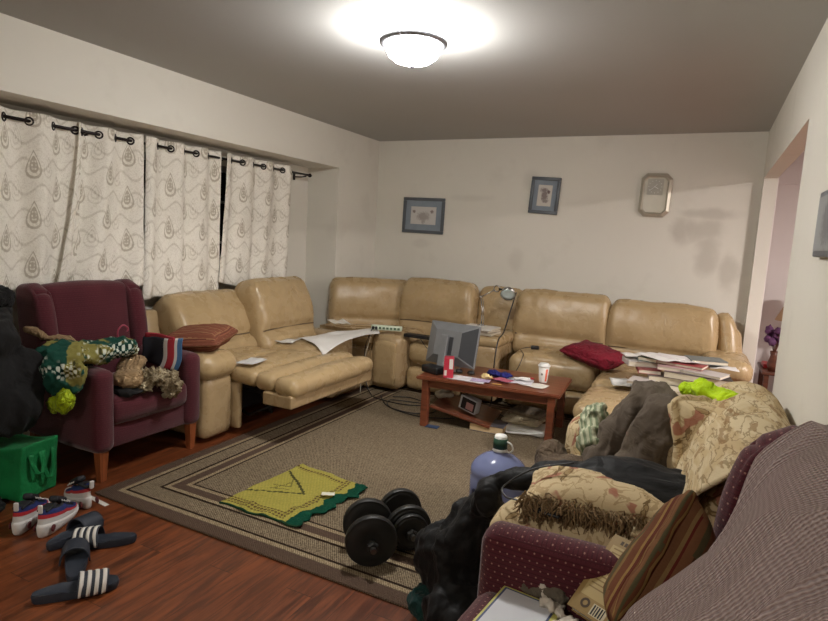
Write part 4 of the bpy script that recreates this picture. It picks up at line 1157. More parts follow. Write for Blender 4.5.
o.location = (-3.02, 2.86, 0.665); o.rotation_euler = (0.10, -0.10, 0.4); tag(o, 'rust striped cushion wedged between burgundy armchair and tan loveseat', 'cushion')

# shoes
M['navy_rubber'] = plain('navy_foam', C(40, 46, 58), 0.6)
M['stripe_white'] = plain('white_stripe', C(214, 210, 204), 0.6, var=0.02)
def outline(L_, n=40, w=0.5):
    """foot outline: heel at -x, toe at +x"""
    pts = []
    for k in range(n):
        a = 2*PI*k/n; cx = math.cos(a); sy = math.sin(a)
        x_ = L_/2*cx
        t_ = (cx+1)/2
        half = L_*(0.125+0.075*t_-0.02*math.sin(t_*PI))*w*2
        y_ = half*math.copysign(abs(sy)**0.75, sy)+0.006*math.sin(t_*3)
        pts.append((x_, y_))
    return pts
def slide(label, loc, rotz, L_=0.285, side=1, group=None, rot=None, marks=4):
    t = thing('slide_sandal', label, 'sandal', loc, rotz, group, rot)
    bm = bmesh.new(); o_ = outline(L_)
    lv = [(0.97, 0.001), (1.0, 0.008), (1.02, 0.022), (0.99, 0.030), (0.90, 0.029), (0.80, 0.025)]
    rg = [[bm.verts.new((p[0]*s_, p[1]*s_*side, z_+(0.006 if p[0] < -L_*0.1 and z_ > 0.01 else 0))) for p in o_] for s_, z_ in lv]
    for a, b in zip(rg, rg[1:]):
        for i in range(len(a)): bm.faces.new((a[i], a[(i+1) % len(a)], b[(i+1) % len(a)], b[i]))
    bm.faces.new(rg[0][::-1]); bm.faces.new(rg[-1]); bmesh.ops.recalc_face_normals(bm, faces=bm.faces[:])
    obj('footbed', bm, M['navy_rubber'], t, auto=50)
    def strap(x0, x1, up, nu=10, tk=0.006):
        def fn(a, b):
            x_ = x0+(x1-x0)*a; an = PI*b
            hw = 0.054 - 0.004*a
            hgt = 0.058+0.010*(1-(x_+0.06)/0.12)
            return (x_ + (0.008*math.sin(an)), -math.cos(an)*(hw+up), 0.014+math.sin(an)**0.8*(hgt+up))
        return sheet(fn, nu, 28, tk)
    stp = obj('strap', strap(0.0, 0.105, 0.0), M['navy_rubber'], t, keepuv=True)
    for k in range(marks):
        x0 = 0.006+k*0.026
        obj('stripe', strap(x0, x0+0.014, 0.004, 2, 0.002), M['stripe_white'], stp, keepuv=True)
    return t
slide('navy slide sandal with four white stripes, frontmost on the floor', (-2.025, 1.325, 0.001), 0.96, 0.29)
slide('navy slide sandal seen from its toe, touching the frontmost sandal', (-2.20, 1.435, 0.001), math.atan2(0.16, -0.22), 0.285, -1, marks=0)
slide('navy slide sandal with four white stripes beside the white sneakers', (-2.27, 1.605, 0.001), math.atan2(-0.14, -0.22)+0.12, 0.285)
slide('navy slide sandal half hidden between white sneakers and striped sandal', (-2.42, 1.585, 0.001), math.atan2(0.21, -0.03), 0.28, -1, marks=0)
M['shoe_white'] = plain('shoe_white', C(206, 204, 202), 0.55, var=0.03)
M['shoe_blue'] = plain('shoe_blue', C(30, 46, 104), 0.6)
M['shoe_black'] = plain('shoe_black', C(24, 25, 32), 0.7)
M['shoe_red'] = plain('shoe_red', C(176, 44, 52), 0.5)
def sneaker(label, loc, rotz, L_=0.30, side=1):
    t = thing('sneaker', label, 'shoe', loc, rotz)
    o_ = outline(L_, 44, 0.52)
    bm = bmesh.new()
    def ring(s, z, f): return [bm.verts.new((p[0]*s[0]+s[2], p[1]*s[1]*side, z+f(p[0]/L_+0.5))) for p in o_]
    heel = lambda t_: 0.030*max(0, 1-t_*1.7) + 0.014*max(0, t_-0.85)/0.15
    z0 = lambda t_: 0.010*max(0, t_-0.8)/0.2
    rg = [ring((0.95, 0.90, 0), 0.001, z0), ring((1.0, 1.0, 0), 0.012, z0), ring((1.03, 1.05, 0), 0.022, heel), ring((0.99, 0.98, 0), 0.034, heel)]
    for a, b in zip(rg, rg[1:]):
        for i in range(len(a)): bm.faces.new((a[i], a[(i+1) % len(a)], b[(i+1) % len(a)], b[i]))
    bm.faces.new(rg[0][::-1]); bm.faces.new(rg[-1]); bmesh.ops.recalc_face_normals(bm, faces=bm.faces[:])
    sole = obj('sole', bm, M['shoe_white'], t)
    for s_ in (-1, 1):
        obj('sole_pod', nlathe([(0, 0), (0.015, 0), (0.017, 0.004), (0.008, 0.006), (0, 0.003)], 20, mtx=TR((-0.105, s_*0.036, 0.034), (-s_*PI/2, 0, 0))), flat((96, 40, 44)), sole)
    def upper(p0, p1, sc, base=0.036):
        bm = bmesh.new(); rows = []
        ks = 12
        for k in range(ks+1):
            h_ = k/ks; row = []
            for p in o_:
                t_ = p[0]/L_+0.5
                top = 0.115-0.015*math.sin(t_*4) if t_ < 0.45 else 0.115-(t_-0.45)/0.55*0.072
                top = max(0.040, top)
                z_ = base-0.006+heel(t_) + (top-base)*math.sin(h_*PI/2)
                narrow = 1-0.55*h_**2.2
                back = 1-0.10*h_
                row.append(bm.verts.new((p[0]*(back if p[0] < 0 else 1-0.25*h_)*0.97*sc, p[1]*narrow*0.97*side*sc, z_)))
            rows.append(row)
        for k in range(ks):
            if not (p0 <= k/ks < p1): continue
            a, b = rows[k], rows[k+1]
            for i in range(len(a)): bm.faces.new((a[i], a[(i+1) % len(a)], b[(i+1) % len(a)], b[i]))
        if p1 >= 1.0: bm.faces.new(rows[-1])
        for v_ in [v_ for v_ in bm.verts if not v_.link_faces]: bm.verts.remove(v_)
        bmesh.ops.recalc_face_normals(bm, faces=bm.faces[:]); return bm
    obj('lower_panel', upper(0, 0.26, 1.0), M['shoe_white'], t)
    obj('red_stripe', upper(0.25, 0.34, 1.008), M['shoe_red'], t)
    obj('side_panel', upper(0.33, 0.68, 1.0), M['shoe_blue'], t)
    obj('collar', upper(0.66, 1.0, 1.0), M['shoe_black'], t)
    obj('tongue', pad((0.10, 0.045, 0.03), 0.014, (0, 0, 0), n=10, mtx=TR((0.01, 0, 0.115), (0, 0.5, 0))), M['shoe_black'], t)
    bm = pad((0.085, 0.05, 0.012), 0.006, n=10, mtx=TR((-0.08, 0, 0.118), (0, 0.05, 0))); obj('opening', bm, M['shoe_black'], t)
    for k in range(4):
        q = [(0.0+k*0.02, -0.028, 0.112-k*0.011), (0.005+k*0.02, 0, 0.128-k*0.012), (0.0+k*0.02, 0.028, 0.112-k*0.011)]
        obj('lace', tube(bmesh.new(), spline(q, 4), 0.0035, 6), M['shoe_white'], t)
    obj('pull_tab', pad((0.012, 0.02, 0.04), 0.005, n=6, mtx=TR((-0.135, 0, 0.135))), M['shoe_white'], t)
    return t
sneaker('white blue and red sneaker nearest the green bag, heel toward us', (-2.72, 1.565, 0.001), math.atan2(0.24, -0.18), 0.29)
sneaker('white blue and red sneaker in the middle of the shoe row, heel toward us', (-2.60, 1.615, 0.001), math.atan2(0.24, -0.14), 0.29, -1)
sneaker('black and white sneaker behind the others nearest the armchair leg', (-2.715, 1.80, 0.001), math.atan2(0.04, -0.24), 0.22)
t = obj('paper_strip', nbox((-0.085, -0.012, 0), (0.085, 0.012, 0.002)), M['paper'], loc=(-2.655, 1.858, 0.0015), rotz=-0.10, smooth=False); tag(t, 'narrow white paper strip on the wood floor at the rug corner', 'paper')

#@@PRAYER MAT
g = G('prayer_mat_weave', 0.9, spec=0.1)
u, v, w = g.xyz('UV')      # u: 0 left edge .. 1 right (green) end, v: 0 near .. 1 far
nz = g.noise(90, 3)
yel = g.mix(nz, C(136, 128, 56), C(180, 170, 86))
c = yel
fine = ((u*150).sin()*(v*150).sin()).step(0.0, 0.6)*0.35
c = g.mix(fine, c, C(120, 116, 60))
def seg(ax, ay, bx, by, wd):
    # distance to a segment in u,v
    dx, dy = bx-ax, by-ay; L2 = dx*dx+dy*dy
    t_ = ((u-ax)*dx+(v-ay)*dy)*(1/L2); t_ = t_.max(0.0).min(1.0)
    ex_ = u-ax-t_*dx; ey_ = v-ay-t_*dy
    wob = (nz-0.5)*0.02 + (t_*60).sin()*0.004
    return ((ex_*ex_+ey_*ey_).sqrt()+wob).lt(wd)
k = seg(0.0, 0.285, 0.56, 0.52, 0.010).max(seg(0.56, 0.52, 0.03, 0.80, 0.013))
k2 = seg(0.14, 0.50, 0.32, 0.56, 0.006).max(seg(0.32, 0.56, 0.22, 0.68, 0.006)).max(seg(0.20, 0.46, 0.26, 0.62, 0.005)).max(seg(0.16, 0.44, 0.36, 0.50, 0.005))
bord = (u.band(0.70, 0.78)*v.gt(0.05)).max(v.band(0.05, 0.14)*u.lt(0.78)).max(v.band(0.90, 0.95)*u.lt(0.78))
bp = ((u*150).sin()+(v*150).sin()).gt(0.15)
c = g.mix(bord*bp*0.9, c, C(84, 62, 40))
c = g.mix(bord*0.15, c, C(90, 70, 40))
c = g.mix(k*0.9, c, C(52, 54, 34)); c = g.mix(k2*0.8, c, C(78, 74, 40))
grn = g.mix(nz, C(8, 50, 38), C(18, 78, 58))
edge = (u + (v*40).sin()*0.008 + (v*13).sin()*0.008 + (nz-0.5)*0.02).gt(0.845)
c = g.mix(edge, c, grn)
c = g.mix(v.lt(0.018), c, C(34, 62, 42))
g.col(c).bump(nz+fine, 0.5, 0.005)
M['prayer'] = g.m
PA, PB, PC, PD = Vector((-2.115, 2.15)), Vector((-2.07, 2.795)), Vector((-1.545, 2.715)), Vector((-1.63, 2.155))
def matf(a, b):
    p = (PA*(1-a)+PD*a)*(1-b)+(PB*(1-a)+PC*a)*b
    e = (0.014*math.sin(b*17+1) + 0.010*math.sin(b*43) + 0.010*noise.noise(Vector((b*40, 0, 3))))*max(0, (a-0.5)*2)
    z = 0.0155+0.010*max(0, noise.noise(Vector((a*3.2, b*3.5, 2))))+0.010*max(0, noise.noise(Vector((a*8, b*7, 6))))
    if a > 0.85: z += 0.012*(0.5+0.5*math.sin(b*30))*(a-0.85)/0.15
    return (p.x+e+1.85, p.y-2.5+0.008*math.sin(a*12)*(0.5-b)*2, z)
t = obj('prayer_mat', sheet(matf, 90, 90, 0.006), M['prayer'], keepuv=True, loc=(-1.85, 2.5, 0)); tag(t, 'yellow patterned prayer mat with green end crumpled on the rug', 'mat')
leaf('tiny white scrap on the green end of the prayer mat', (-1.68, 2.50, 0.036), 0.07, 0.035, 0.5, (216, 214, 200), 0.006, 31, name='paper_scrap')

#@@DUMBBELLS
M['iron'] = plain('black_iron', C(34, 34, 33), 0.5, 0.2)
M['steel'] = plain('steel_bar', C(110, 108, 104), 0.3, 0.9)
def dumbbell(label, loc, rotz, plates, tilt=0.0):
    """bar along local x, resting on its plates"""
    t = thing('dumbbell', label, 'dumbbell', loc, rot=(0, tilt, rotz))
    R0 = max(p[1] for p in plates)
    for x0, r_, w_ in plates:
        prof = [(0.014, 0), (r_*0.30, 0), (r_*0.34, -0.002), (r_*0.82, -0.002), (r_*0.86, 0.001), (r_*0.97, 0.001), (r_, 0.006), (r_, w_-0.006), (r_*0.97, w_-0.001), (r_*0.86, w_-0.001), (r_*0.82, w_+0.002), (r_*0.34, w_+0.002), (r_*0.30, w_), (0.014, w_), (0.014, 0)]
        obj('plate', nlathe(prof, 56, mtx=TR((x0, 0, R0), (0, PI/2, 0))), M['iron'], t, auto=35)
    obj('bar', nlathe([(0, -0.165), (0.0125, -0.165), (0.0125, 0.165), (0, 0.165)], 20, mtx=TR((0, 0, R0), (0, PI/2, 0))), M['steel'], t, auto=40)
    for xx in (-0.145, 0.135):
        obj('collar', nlathe([(0.013, -0.010), (0.026, -0.010), (0.026, 0.006), (0.02, 0.010), (0.013, 0.010), (0.013, -0.01)], 6, mtx=TR((xx, 0, R0), (0, PI/2, 0))), M['iron'], t, smooth=False)
    return t
DZ = 0.012
dumbbell('black plate dumbbell nearest the photographer on the rug edge', (-1.205, 2.13, DZ), -0.93, [(0.055, 0.113, 0.036), (-0.105, 0.113, 0.036)])
dumbbell('black plate dumbbell behind the nearer one, beside the black bag', (-1.125, 2.32, DZ), -0.86, [(0.045, 0.105, 0.034), (0.086, 0.082, 0.028), (-0.13, 0.105, 0.034)])

#@@BOTTLE
g = G('blue_polycarbonate', 0.12)
g.col((0.34, 0.40, 0.70, 1)); g.set('Transmission Weight', 0.55); g.set('IOR', 1.2)
M['bottle'] = g.m
t = thing('water_jug', 'large blue water cooler bottle with white cap standing on the rug', 'bottle', (-0.80, 2.66, 0.012))
prof = [(0, 0.0), (0.12, 0.0), (0.134, 0.012), (0.136, 0.04), (0.136, 0.09), (0.131, 0.10), (0.136, 0.11), (0.136, 0.165), (0.131, 0.175), (0.136, 0.185), (0.136, 0.28), (0.132, 0.29), (0.137, 0.302), (0.134, 0.325), (0.118, 0.352), (0.085, 0.378), (0.05, 0.395), (0.030, 0.405), (0.028, 0.43), (0, 0.43)]
bj = obj('bottle_body', nlathe(prof, 56), M['bottle'], t)
obj('grip_recess', pad((0.05, 0.03, 0.14), 0.012, n=10, mtx=TR((-0.066, -0.112, 0.17), (0, 0, -0.5))), flat((20, 26, 58), 0.4), t)
obj('cap', nlathe([(0.0, 0.488), (0.027, 0.488), (0.031, 0.482), (0.033, 0.418), (0.037, 0.412), (0.033, 0.408), (0, 0.408)], 32), M['white_plastic'], t)
obj('cap_label', nlathe([(0.0338, 0.475), (0.0345, 0.475), (0.0352, 0.425), (0.0345, 0.425), (0.0338, 0.475)], 32), flat((30, 70, 50), 0.5), t)
bm = bmesh.new(); tube(bm, spline([(0.033, -0.005, 0.462), (0.058, -0.012, 0.455), (0.066, -0.012, 0.43), (0.05, -0.008, 0.412), (0.034, -0.002, 0.414)], 6), 0.004, 8); obj('cap_strap', bm, M['white_plastic'], t)

#@@FLORAL SOFA PILE
M['browncoat'] = cloth_mat('grey_brown_coat', C(108, 97, 84), C(88, 78, 68), nscale=4, wr=0.25)
M['browncoat2'] = cloth_mat('taupe_fleece', C(112, 96, 80), C(88, 74, 60), nscale=8)
M['neon'] = cloth_mat('neon_yellow_fabric', C(204, 238, 30), C(168, 204, 18), rough=0.6)
hp('grey_jacket', 'bulky grey brown jacket heaped on the floral seat, left hump beside the floral arm', 'jacket',
   [((-0.26, 2.62, 0.62), (0.09, 0.15, 0.22), (0, 0.25, 0)), ((-0.15, 2.66, 0.78), (0.12, 0.14, 0.10)), ((-0.31, 2.55, 0.50), (0.08, 0.15, 0.11))], M['browncoat'], voxel=0.012, amp=0.020, freq=4.5, stretch=(1.4, 1, 0.5), seed=41, rough=0.4)
hp('grey_jacket', 'bulky grey brown jacket hump leaning on the upright floral cushion', 'jacket',
   [((-0.11, 2.40, 0.66), (0.11, 0.13, 0.20), (0, 0.1, 0)), ((-0.07, 2.44, 0.79), (0.10, 0.12, 0.09)), ((-0.15, 2.34, 0.56), (0.10, 0.12, 0.10))], M['browncoat'], voxel=0.012, amp=0.020, freq=4.5, stretch=(1.4, 1, 0.5), seed=42, rough=0.4)
hp('fleece_blanket', 'brown fleece blanket spilling off the floral seat front', 'blanket',
   [((-0.38, 2.40, 0.48), (0.16, 0.22, 0.05)), ((-0.50, 2.45, 0.42), (0.08, 0.22, 0.09), (0, 0.3, 0)), ((-0.15, 2.28, 0.50), (0.25, 0.12, 0.05)), ((-0.54, 2.62, 0.42), (0.06, 0.12, 0.12))], M['browncoat2'], voxel=0.012, amp=0.016, freq=6, stretch=(1, 0.6, 1), seed=43, rough=0.2)
g = G('green_stripe_cloth', 0.9, spec=0.1); x, y, z = g.xyz()
f_ = ((x+z*0.4)*(1/0.028)).fract()
c = g.mix(f_.lt(0.4), C(186, 188, 160), C(128, 140, 112)); c = g.mix(f_.band(0.45, 0.5), c, C(58, 70, 72)); c = g.mix(g.noise(16, 3).step(0.55, 0.62)*0.7, c, C(96, 104, 84))
g.col(c); M['greenstripe'] = g.m
hp('striped_shirt', 'pale green striped shirt hanging between floral arm and grey jacket', 'shirt', [((-0.385, 2.72, 0.63), (0.05, 0.09, 0.09), (0, 0.2, 0)), ((-0.37, 2.64, 0.56), (0.05, 0.09, 0.09))], M['greenstripe'], voxel=0.009, amp=0.018, freq=9, seed=44)
o = obj('throw_pillow', pad((0.27, 0.34, 0.17), 0.08, (0, 0, 0.03), n=22, wr=0.012, seed=62, f=pillowf()), M['floral'])
o.location = (0.035, 2.38, 0.735); o.rotation_euler = (1.25, 0.12, 0.95); tag(o, 'floral cushion standing upright beside the grey jacket', 'cushion')
hp('safety_shirt', 'neon yellow shirt thrown over the far end of the floral sofa back', 'shirt', [((0.06, 2.60, 0.87), (0.08, 0.08, 0.05), (0, 0.3, 0)), ((0.12, 2.50, 0.86), (0.05, 0.08, 0.07)), ((0.0, 2.68, 0.85), (0.06, 0.06, 0.05))], M['neon'], voxel=0.009, amp=0.020, freq=6, seed=45, rough=0.25)
hp('brown_scarf', 'small reddish brown cloth between black jacket and floral sofa back', 'cloth', [((-0.02, 2.18, 0.60), (0.10, 0.06, 0.04), (0, -0.3, 0.2)), ((0.05, 2.20, 0.63), (0.05, 0.05, 0.04))], plain('reddish_cloth', C(120, 84, 66), 0.9, var=0.2), voxel=0.009, amp=0.014, freq=11, seed=46)
hp('black_jacket', 'long black jacket spread across the near part of the floral seat', 'jacket',
   [((0.01, 1.89, 0.71), (0.10, 0.12, 0.045), (0.2, 0.1, 0)), ((-0.13, 1.88, 0.725), (0.16, 0.12, 0.035), (0.2, 0, 0)), ((-0.30, 1.90, 0.69), (0.15, 0.10, 0.030)), ((-0.47, 1.88, 0.645), (0.12, 0.06, 0.026), (0, -0.25, -0.1)), ((-0.58, 1.85, 0.56), (0.04, 0.07, 0.06)), ((-0.1, 2.04, 0.62), (0.17, 0.08, 0.06))],
   M['coat_black2'], voxel=0.010, amp=0.014, freq=6, stretch=(0.3, 1.8, 1), seed=47, rough=0.3)
hp('black_duffel_bag', 'black nylon bag slumped on the rug against the floral sofa arm', 'bag',
   [((-0.71, 1.96, 0.27), (0.12, 0.16, 0.26), (0, 0.5, 0)), ((-0.66, 1.86, 0.13), (0.13, 0.17, 0.12)), ((-0.80, 1.97, 0.24), (0.11, 0.13, 0.13), (0, 0.5, 0)), ((-0.61, 1.92, 0.50), (0.05, 0.10, 0.07)), ((-0.68, 1.98, 0.42), (0.08, 0.10, 0.10), (0, 0.7, 0))],
   M['coat_black2'], voxel=0.012, amp=0.024, freq=6, stretch=(1.4, 1.4, 0.4), seed=48, floor=0.012, rough=0.3)
hp('teal_bundle', 'dark teal cloth bundle at the foot of the black nylon bag', 'cloth', [((-0.79, 1.88, 0.08), (0.09, 0.10, 0.065))], cloth_mat('dark_teal', C(24, 62, 58), C(18, 44, 42)), voxel=0.01, amp=0.008, freq=8, seed=49, floor=0.012)
# fringed cushion
fc = thing('fringed_pillow', 'floral cushion with shaggy brown fringe on the near arm of the floral sofa', 'cushion', (-0.20, 1.80, 0.665), rot=(0.22, 0.0, 0.10))
obj('cushion_body', pad((0.47, 0.23, 0.10), 0.048, (0, 0, 0.015), n=24, wr=0.006, seed=63, f=pillowf()), M['floral'], fc)
M['shag'] = plain('brown_shag', C(128, 104, 72), 0.95, var=0.25, scale=40)
bm = bmesh.new()
rnd = random.Random(5)
for k in range(1250):
    a = rnd.uniform(-0.235, 0.235); yy = -0.110+rnd.uniform(-0.012, 0.02); zz = rnd.uniform(-0.045, 0.045)
    L_ = rnd.uniform(0.018, 0.042)
    d_ = Vector((rnd.uniform(-0.7, 0.7), rnd.uniform(-1.0, -0.2), rnd.uniform(-0.8, 0.5))).normalized()
    p0 = Vector((a, yy, zz)); p1 = p0+d_*L_*0.6; p2 = p1+(d_+Vector((rnd.uniform(-.6, .6), 0, -0.7))).normalized()*L_*0.5
    tube(bm, [p0, p1, p2], [0.0028, 0.0024, 0.0015], 4)
fr_ = obj('fringe', bm, M['shag'], fc, smooth=False); fr_['kind'] = 'stuff'
cable('thin black cable looping over the near floral arm', [(-0.30, 1.80, 0.76), (-0.42, 1.78, 0.72), (-0.50, 1.74, 0.66), (-0.485, 1.70, 0.645), (-0.44, 1.68, 0.65), (-0.36, 1.67, 0.655)], 0.003)
t = obj('phone_case', nbox((-0.045, -0.02, 0), (0.045, 0.02, 0.01), 0.004), M['black_plastic'], loc=(-0.345, 1.662, 0.642), rotz=-0.1); t.name = 'remote_control'; tag(t, 'small black remote lying on the near floral arm beside the cable', 'remote')
# printed blanket covering the back of the floral sofa
g = G('tan_leaf_print', 0.9, spec=0.1); x, y, z = g.xyz()
wv = g.noise(5, 3, vec=g.vec(x*3.0, y*0.8, z*4.0), dist=1.2)
c = g.mix(wv.step(0.4, 0.6), C(206, 190, 156), C(190, 168, 130)); c = g.mix(g.noise(11, 3, vec=g.vec(x*2.5, y*0.8, z*3)).band(0.50, 0.55)*0.6, c, C(122, 98, 66)); c = g.mix(g.noise(8, 3, vec=g.vec(x*3+4, y*0.9, z*3)).step(0.60, 0.64)*0.7, c, C(142, 110, 74))
g.col(c).bump(g.noise(120, 3), 0.35, 0.004); M['leafprint'] = g.m
def thr(a, b):
    # a: along y from near to far; b: from behind the back, over the top, down to the seat
    y = 1.645+(2.86-1.645)*a
    P = [(0.325, 0.58), (0.333, 0.80), (0.28, 0.885), (0.18, 0.90), (0.085, 0.85), (0.02, 0.73), (-0.03, 0.60), (-0.10, 0.49)]
    t_ = b*(len(P)-1); i = min(int(t_), len(P)-2); f = t_-i
    p0 = Vector(P[max(i-1, 0)]); p1 = Vector(P[i]); p2 = Vector(P[i+1]); p3 = Vector(P[min(i+2, len(P)-1)])
    q = 0.5*((2*p1)+(p2-p0)*f+(2*p0-5*p1+4*p2-p3)*f*f+(3*p1-p0-3*p2+p3)*f**3)
    x, z = q
    rnd_ = max(0, (a-0.86)/0.14)
    z -= 0.12*rnd_**2*(1 if b < 0.7 else 0.3)
    n_ = noise.noise(Vector((a*6, b*4, 3)))*0.014+(0.5-abs(noise.noise(Vector((a*9+b*5, b*6, 8)))))*0.02
    z += n_*(0.4 if b < 0.3 else 1); x -= n_*0.8*(0 if b < 0.3 else 1)
    if y < 1.88 and b > 0.3: z = max(z, 0.648+0.02*noise.noise(Vector((y*12, b*9, 1))))
    return (x, y, min(z, 1.2))
t = obj('sofa_throw', sheet(thr, 80, 60, 0.008), M['leafprint'], keepuv=True); tag(t, 'cream leaf print throw covering the back of the floral sofa', 'blanket')

#@@NEAR CHAIR THINGS
M['stripe_pillow'] = stripes('brown_striped_cotton', 1, 0.125, [(0, C(124, 88, 58)), (0.16, C(96, 46, 34)), (0.22, C(150, 120, 70)), (0.27, C(110, 66, 44)), (0.42, C(134, 108, 66)), (0.47, C(84, 60, 42)), (0.52, C(128, 88, 60)), (0.66, C(104, 42, 36)), (0.70, C(140, 114, 74)), (0.76, C(112, 76, 50)), (0.9, C(86, 82, 56))])
o = obj('throw_pillow', pad((0.38, 0.34, 0.13), 0.06, (0, 0, 0.03), n=24, wr=0.008, seed=64, f=pillowf()), M['stripe_pillow'])
o.matrix_world = axes((-0.005, 1.385, 0.665), (-0.33, -0.75, -0.58), (-0.15, -0.45, 0.67)) ; tag(o, 'brown striped cushion leaning on the backrest of the near burgundy chair', 'cushion')
# book lying against the arm, its back cover up
M['gold_cover'] = plain('golden_brown_cover', C(150, 124, 74), 0.45, var=0.06, scale=18)
M['gold_panel'] = plain('pale_gold_panel', C(178, 156, 104), 0.5, var=0.05, scale=20)
M['brown_ink'] = plain('brown_ink', C(70, 50, 30), 0.6)
M['teal'] = plain('teal_sticker', C(56, 160, 128), 0.5)
bk = thing('book', 'large golden brown hardcover with its back cover up, leaning on the chair arm', 'book')
bk.matrix_world = axes((-0.226, 1.44, 0.520), (0.84, -0.50, 0.05), (0.086, 0.15, 0.14))
BW, BH = 0.165, 0.228
obj('cover', nbox((0, 0, 0), (BW, BH, 0.003), 0.001), M['gold_cover'], bk, smooth=False)
obj('cover', nbox((0, 0, -0.028), (BW, BH, -0.025), 0.001), M['gold_cover'], bk, smooth=False)
obj('pages', nbox((0.004, 0.004, -0.025), (BW-0.004, BH-0.004, 0)), M['paper'], bk, smooth=False)
obj('text_panel', nbox((0.014, 0.045, 0.003), (BW-0.010, BH-0.030, 0.0034)), M['gold_panel'], bk, smooth=False)
rnd = random.Random(9)
bm = bmesh.new()
xx = 0.030
for k in range(9):
    if k != 4: box(bm, (xx, BH-0.022, 0.003), (xx+0.0075, BH-0.011, 0.0036))
    xx += 0.0118
obj('title', bm, M['brown_ink'], bk, smooth=False)
for k in range(11):
    yy = BH-0.040-k*0.0118
    obj('text_line', nbox((0.022, yy, 0.0034), (0.022+rnd.uniform(0.085, 0.115), yy+0.0035, 0.0038)), flat((134, 110, 66)), bk, smooth=False)
br = obj('barcode_label', nbox((0.062, 0.008, 0.003), (0.105, 0.038, 0.0036)), flat((200, 190, 160)), bk, smooth=False)
bm = bmesh.new(); xx = 0.066
while xx < 0.100:
    w_ = rnd.choice((0.0030, 0.0042)); box(bm, (xx, 0.010, 0.0036), (xx+w_, 0.036, 0.0039)); xx += w_+0.0034
obj('bars', bm, M['black_plastic'], br, smooth=False)
obj('emblem', nlathe([(0.007, 0), (0.013, 0), (0.013, 0.0006), (0.007, 0.0006), (0.007, 0)], 24, center=(0.040, 0.028, 0.003)), M['brown_ink'], bk, smooth=False)
bm = bmesh.new(); a = [bm.verts.new(p) for p in ((0.112, 0.006, 0.0042), (0.150, 0.006, 0.0042), (0.128, 0.075, 0.0042))]; b = [bm.verts.new((v_.co.x, v_.co.y, 0.0034)) for v_ in a]
bm.faces.new(a); bm.faces.new(b[::-1])
for i in range(3): bm.faces.new((a[i], b[i], b[(i+1) % 3], a[(i+1) % 3]))
obj('sticker', bm, M['teal'], bk, smooth=False)
# notebook
nb = thing('notebook', 'white notepad with yellow and blue border on the near burgundy seat', 'notebook', (-0.335, 1.385, 0.474), rot=(0, 0, 0.0))
nb.rotation_euler = (0, 0, -0.12)
obj('cover', nbox((-0.085, -0.11, 0), (0.085, 0.10, 0.010), 0.002), flat((200, 196, 110)), nb, smooth=False)
obj('border', nbox((-0.078, -0.105, 0.010), (0.070, 0.092, 0.0106)), flat((70, 84, 120)), nb, smooth=False)
obj('page', nbox((-0.072, -0.10, 0.0106), (0.064, 0.086, 0.0112)), flat((206, 208, 214)), nb, smooth=False)
hp('grey_shoe_bag', 'grey cloth pouch against the inner arm of the near burgundy chair', 'pouch', [((-0.345, 1.52, 0.495), (0.09, 0.035, 0.028), (0, 0, -0.2)), ((-0.27, 1.50, 0.50), (0.05, 0.03, 0.025))], cloth_mat('warm_grey_cloth', C(112, 104, 92), C(90, 82, 70)), voxel=0.007, amp=0.008, freq=12, seed=65)
hp('crumpled_tissue', 'crumpled white tissue between notepad and golden book', 'tissue', [((-0.265, 1.46, 0.492), (0.04, 0.035, 0.02)), ((-0.215, 1.40, 0.49), (0.035, 0.04, 0.02)), ((-0.30, 1.495, 0.512), (0.02, 0.02, 0.015))], flat((204, 196, 184), 0.9), voxel=0.006, amp=0.012, freq=18, seed=66)
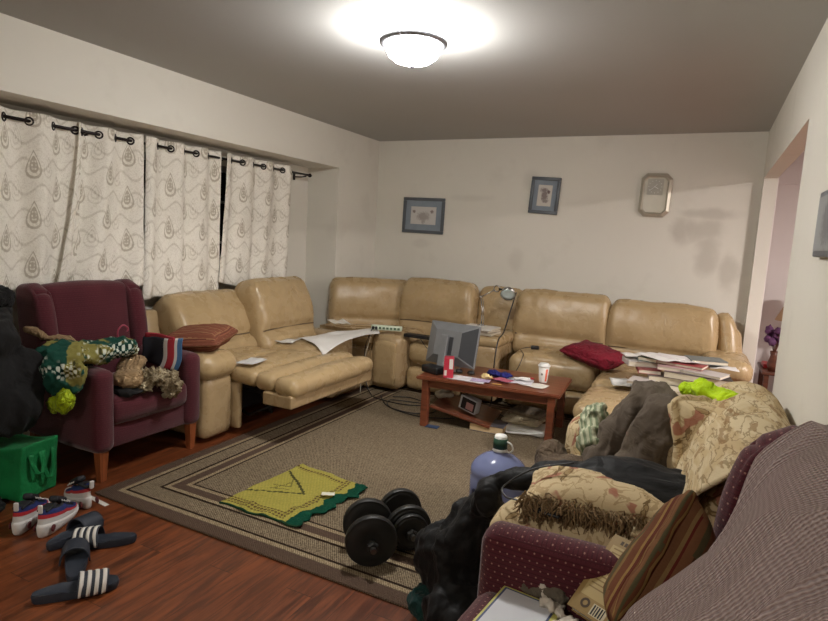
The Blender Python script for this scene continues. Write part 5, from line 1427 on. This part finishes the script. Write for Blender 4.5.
# knit blanket over back and wing of the near chair
g = G('mauve_knit', 0.95, spec=0.1)
u, v, w = g.xyz('UV')
k1 = (u*(2*PI/0.011)+ (v*(2*PI/0.012)).sin()*0.4).sin()
k2 = (v*(2*PI/0.009)).sin()
h = k1*0.8+k2*0.35
c = g.mix(h.step(-0.9, 0.9), C(164, 140, 135), C(208, 186, 180)); c = g.mix(g.noise(5, 3)*0.25, c, C(120, 96, 90))
g.col(c).bump(h+g.noise(200, 3)*0.5, 0.9, 0.006); g.set('Sheen Weight', 0.2)
M['knit'] = g.m
def kb(a, b):
    P = [(0.333, 0.70), (0.338, 0.92), (0.30, 1.06), (0.23, 1.085), (0.155, 1.045), (0.105, 0.94), (0.065, 0.85), (0.025, 0.77), (-0.01, 0.69), (-0.06, 0.62), (-0.14, 0.57)]
    t_ = b*(len(P)-1); i = min(int(t_), len(P)-2); f = t_-i
    p0 = Vector(P[max(i-1, 0)]); p1 = Vector(P[i]); p2 = Vector(P[i+1]); p3 = Vector(P[min(i+2, len(P)-1)])
    q = 0.5*((2*p1)+(p2-p0)*f+(2*p0-5*p1+4*p2-p3)*f*f+(3*p1-p0-3*p2+p3)*f**3)
    K_ = [(0, 1.58), (0.20, 1.50), (0.30, 1.40), (0.40, 1.31), (0.51, 1.21), (0.62, 1.17), (0.73, 1.12), (0.9, 0.98), (1.0, 0.86)]
    for (b0, y0_), (b1, y1_) in zip(K_, K_[1:]):
        if b0 <= b <= b1: yf = y0_+(y1_-y0_)*(b-b0)/(b1-b0)
    y = 0.64+(yf-0.64)*a
    x, z = q
    wing = max(0, min(1, (1.12-y)/0.14)); wing = wing*wing*(3-2*wing)
    if b > 0.4: x -= 0.08*wing*min(1, (b-0.4)*4); z += 0.05*wing*max(0, b-0.5)
    n_ = noise.noise(Vector((a*4, b*4, 2)))*0.025+(0.40-abs(noise.noise(Vector((a*4.5+b*2.5, b*2.4-a*2, 8)))))*0.05
    if b > 0.28: x -= max(-0.012, n_); z += n_*0.4
    return (x, y, z)
t = obj('knit_blanket', sheet(kb, 90, 110, 0.012, usc=0.95, vsc=1.05), M['knit'], keepuv=True); tag(t, 'mauve ribbed knit blanket draped over the near burgundy chair back', 'blanket')

#@@GROUPS
def grp(test, g_):
    for o in S.objects:
        if o.parent is None and 'label' in o and test(o): o['group'] = g_
grp(lambda o: 'reading pile' in o['label'] or 'file box' in o['label'], 'books and papers in the reading pile on the right sofa')
grp(lambda o: o['category'] == 'magazine', 'magazines under the silver lamp')
grp(lambda o: o['category'] == 'sandal', 'navy slide sandals on the wood floor')
grp(lambda o: o['category'] == 'shoe', 'sneakers by the green bag')
grp(lambda o: o['category'] == 'dumbbell', 'dumbbells on the rug edge')
grp(lambda o: o.name.startswith('wingback'), 'burgundy wingback armchairs')
grp(lambda o: o.name.startswith('grey_jacket'), 'grey brown jackets on the floral seat')
grp(lambda o: o['category'] == 'picture' and 'wall at' not in o['label'], 'framed prints on the back wall')
grp(lambda o: o['category'] == 'cable', 'cords and cables')
grp(lambda o: o.name.startswith('throw_pillow'), 'loose throw pillows')
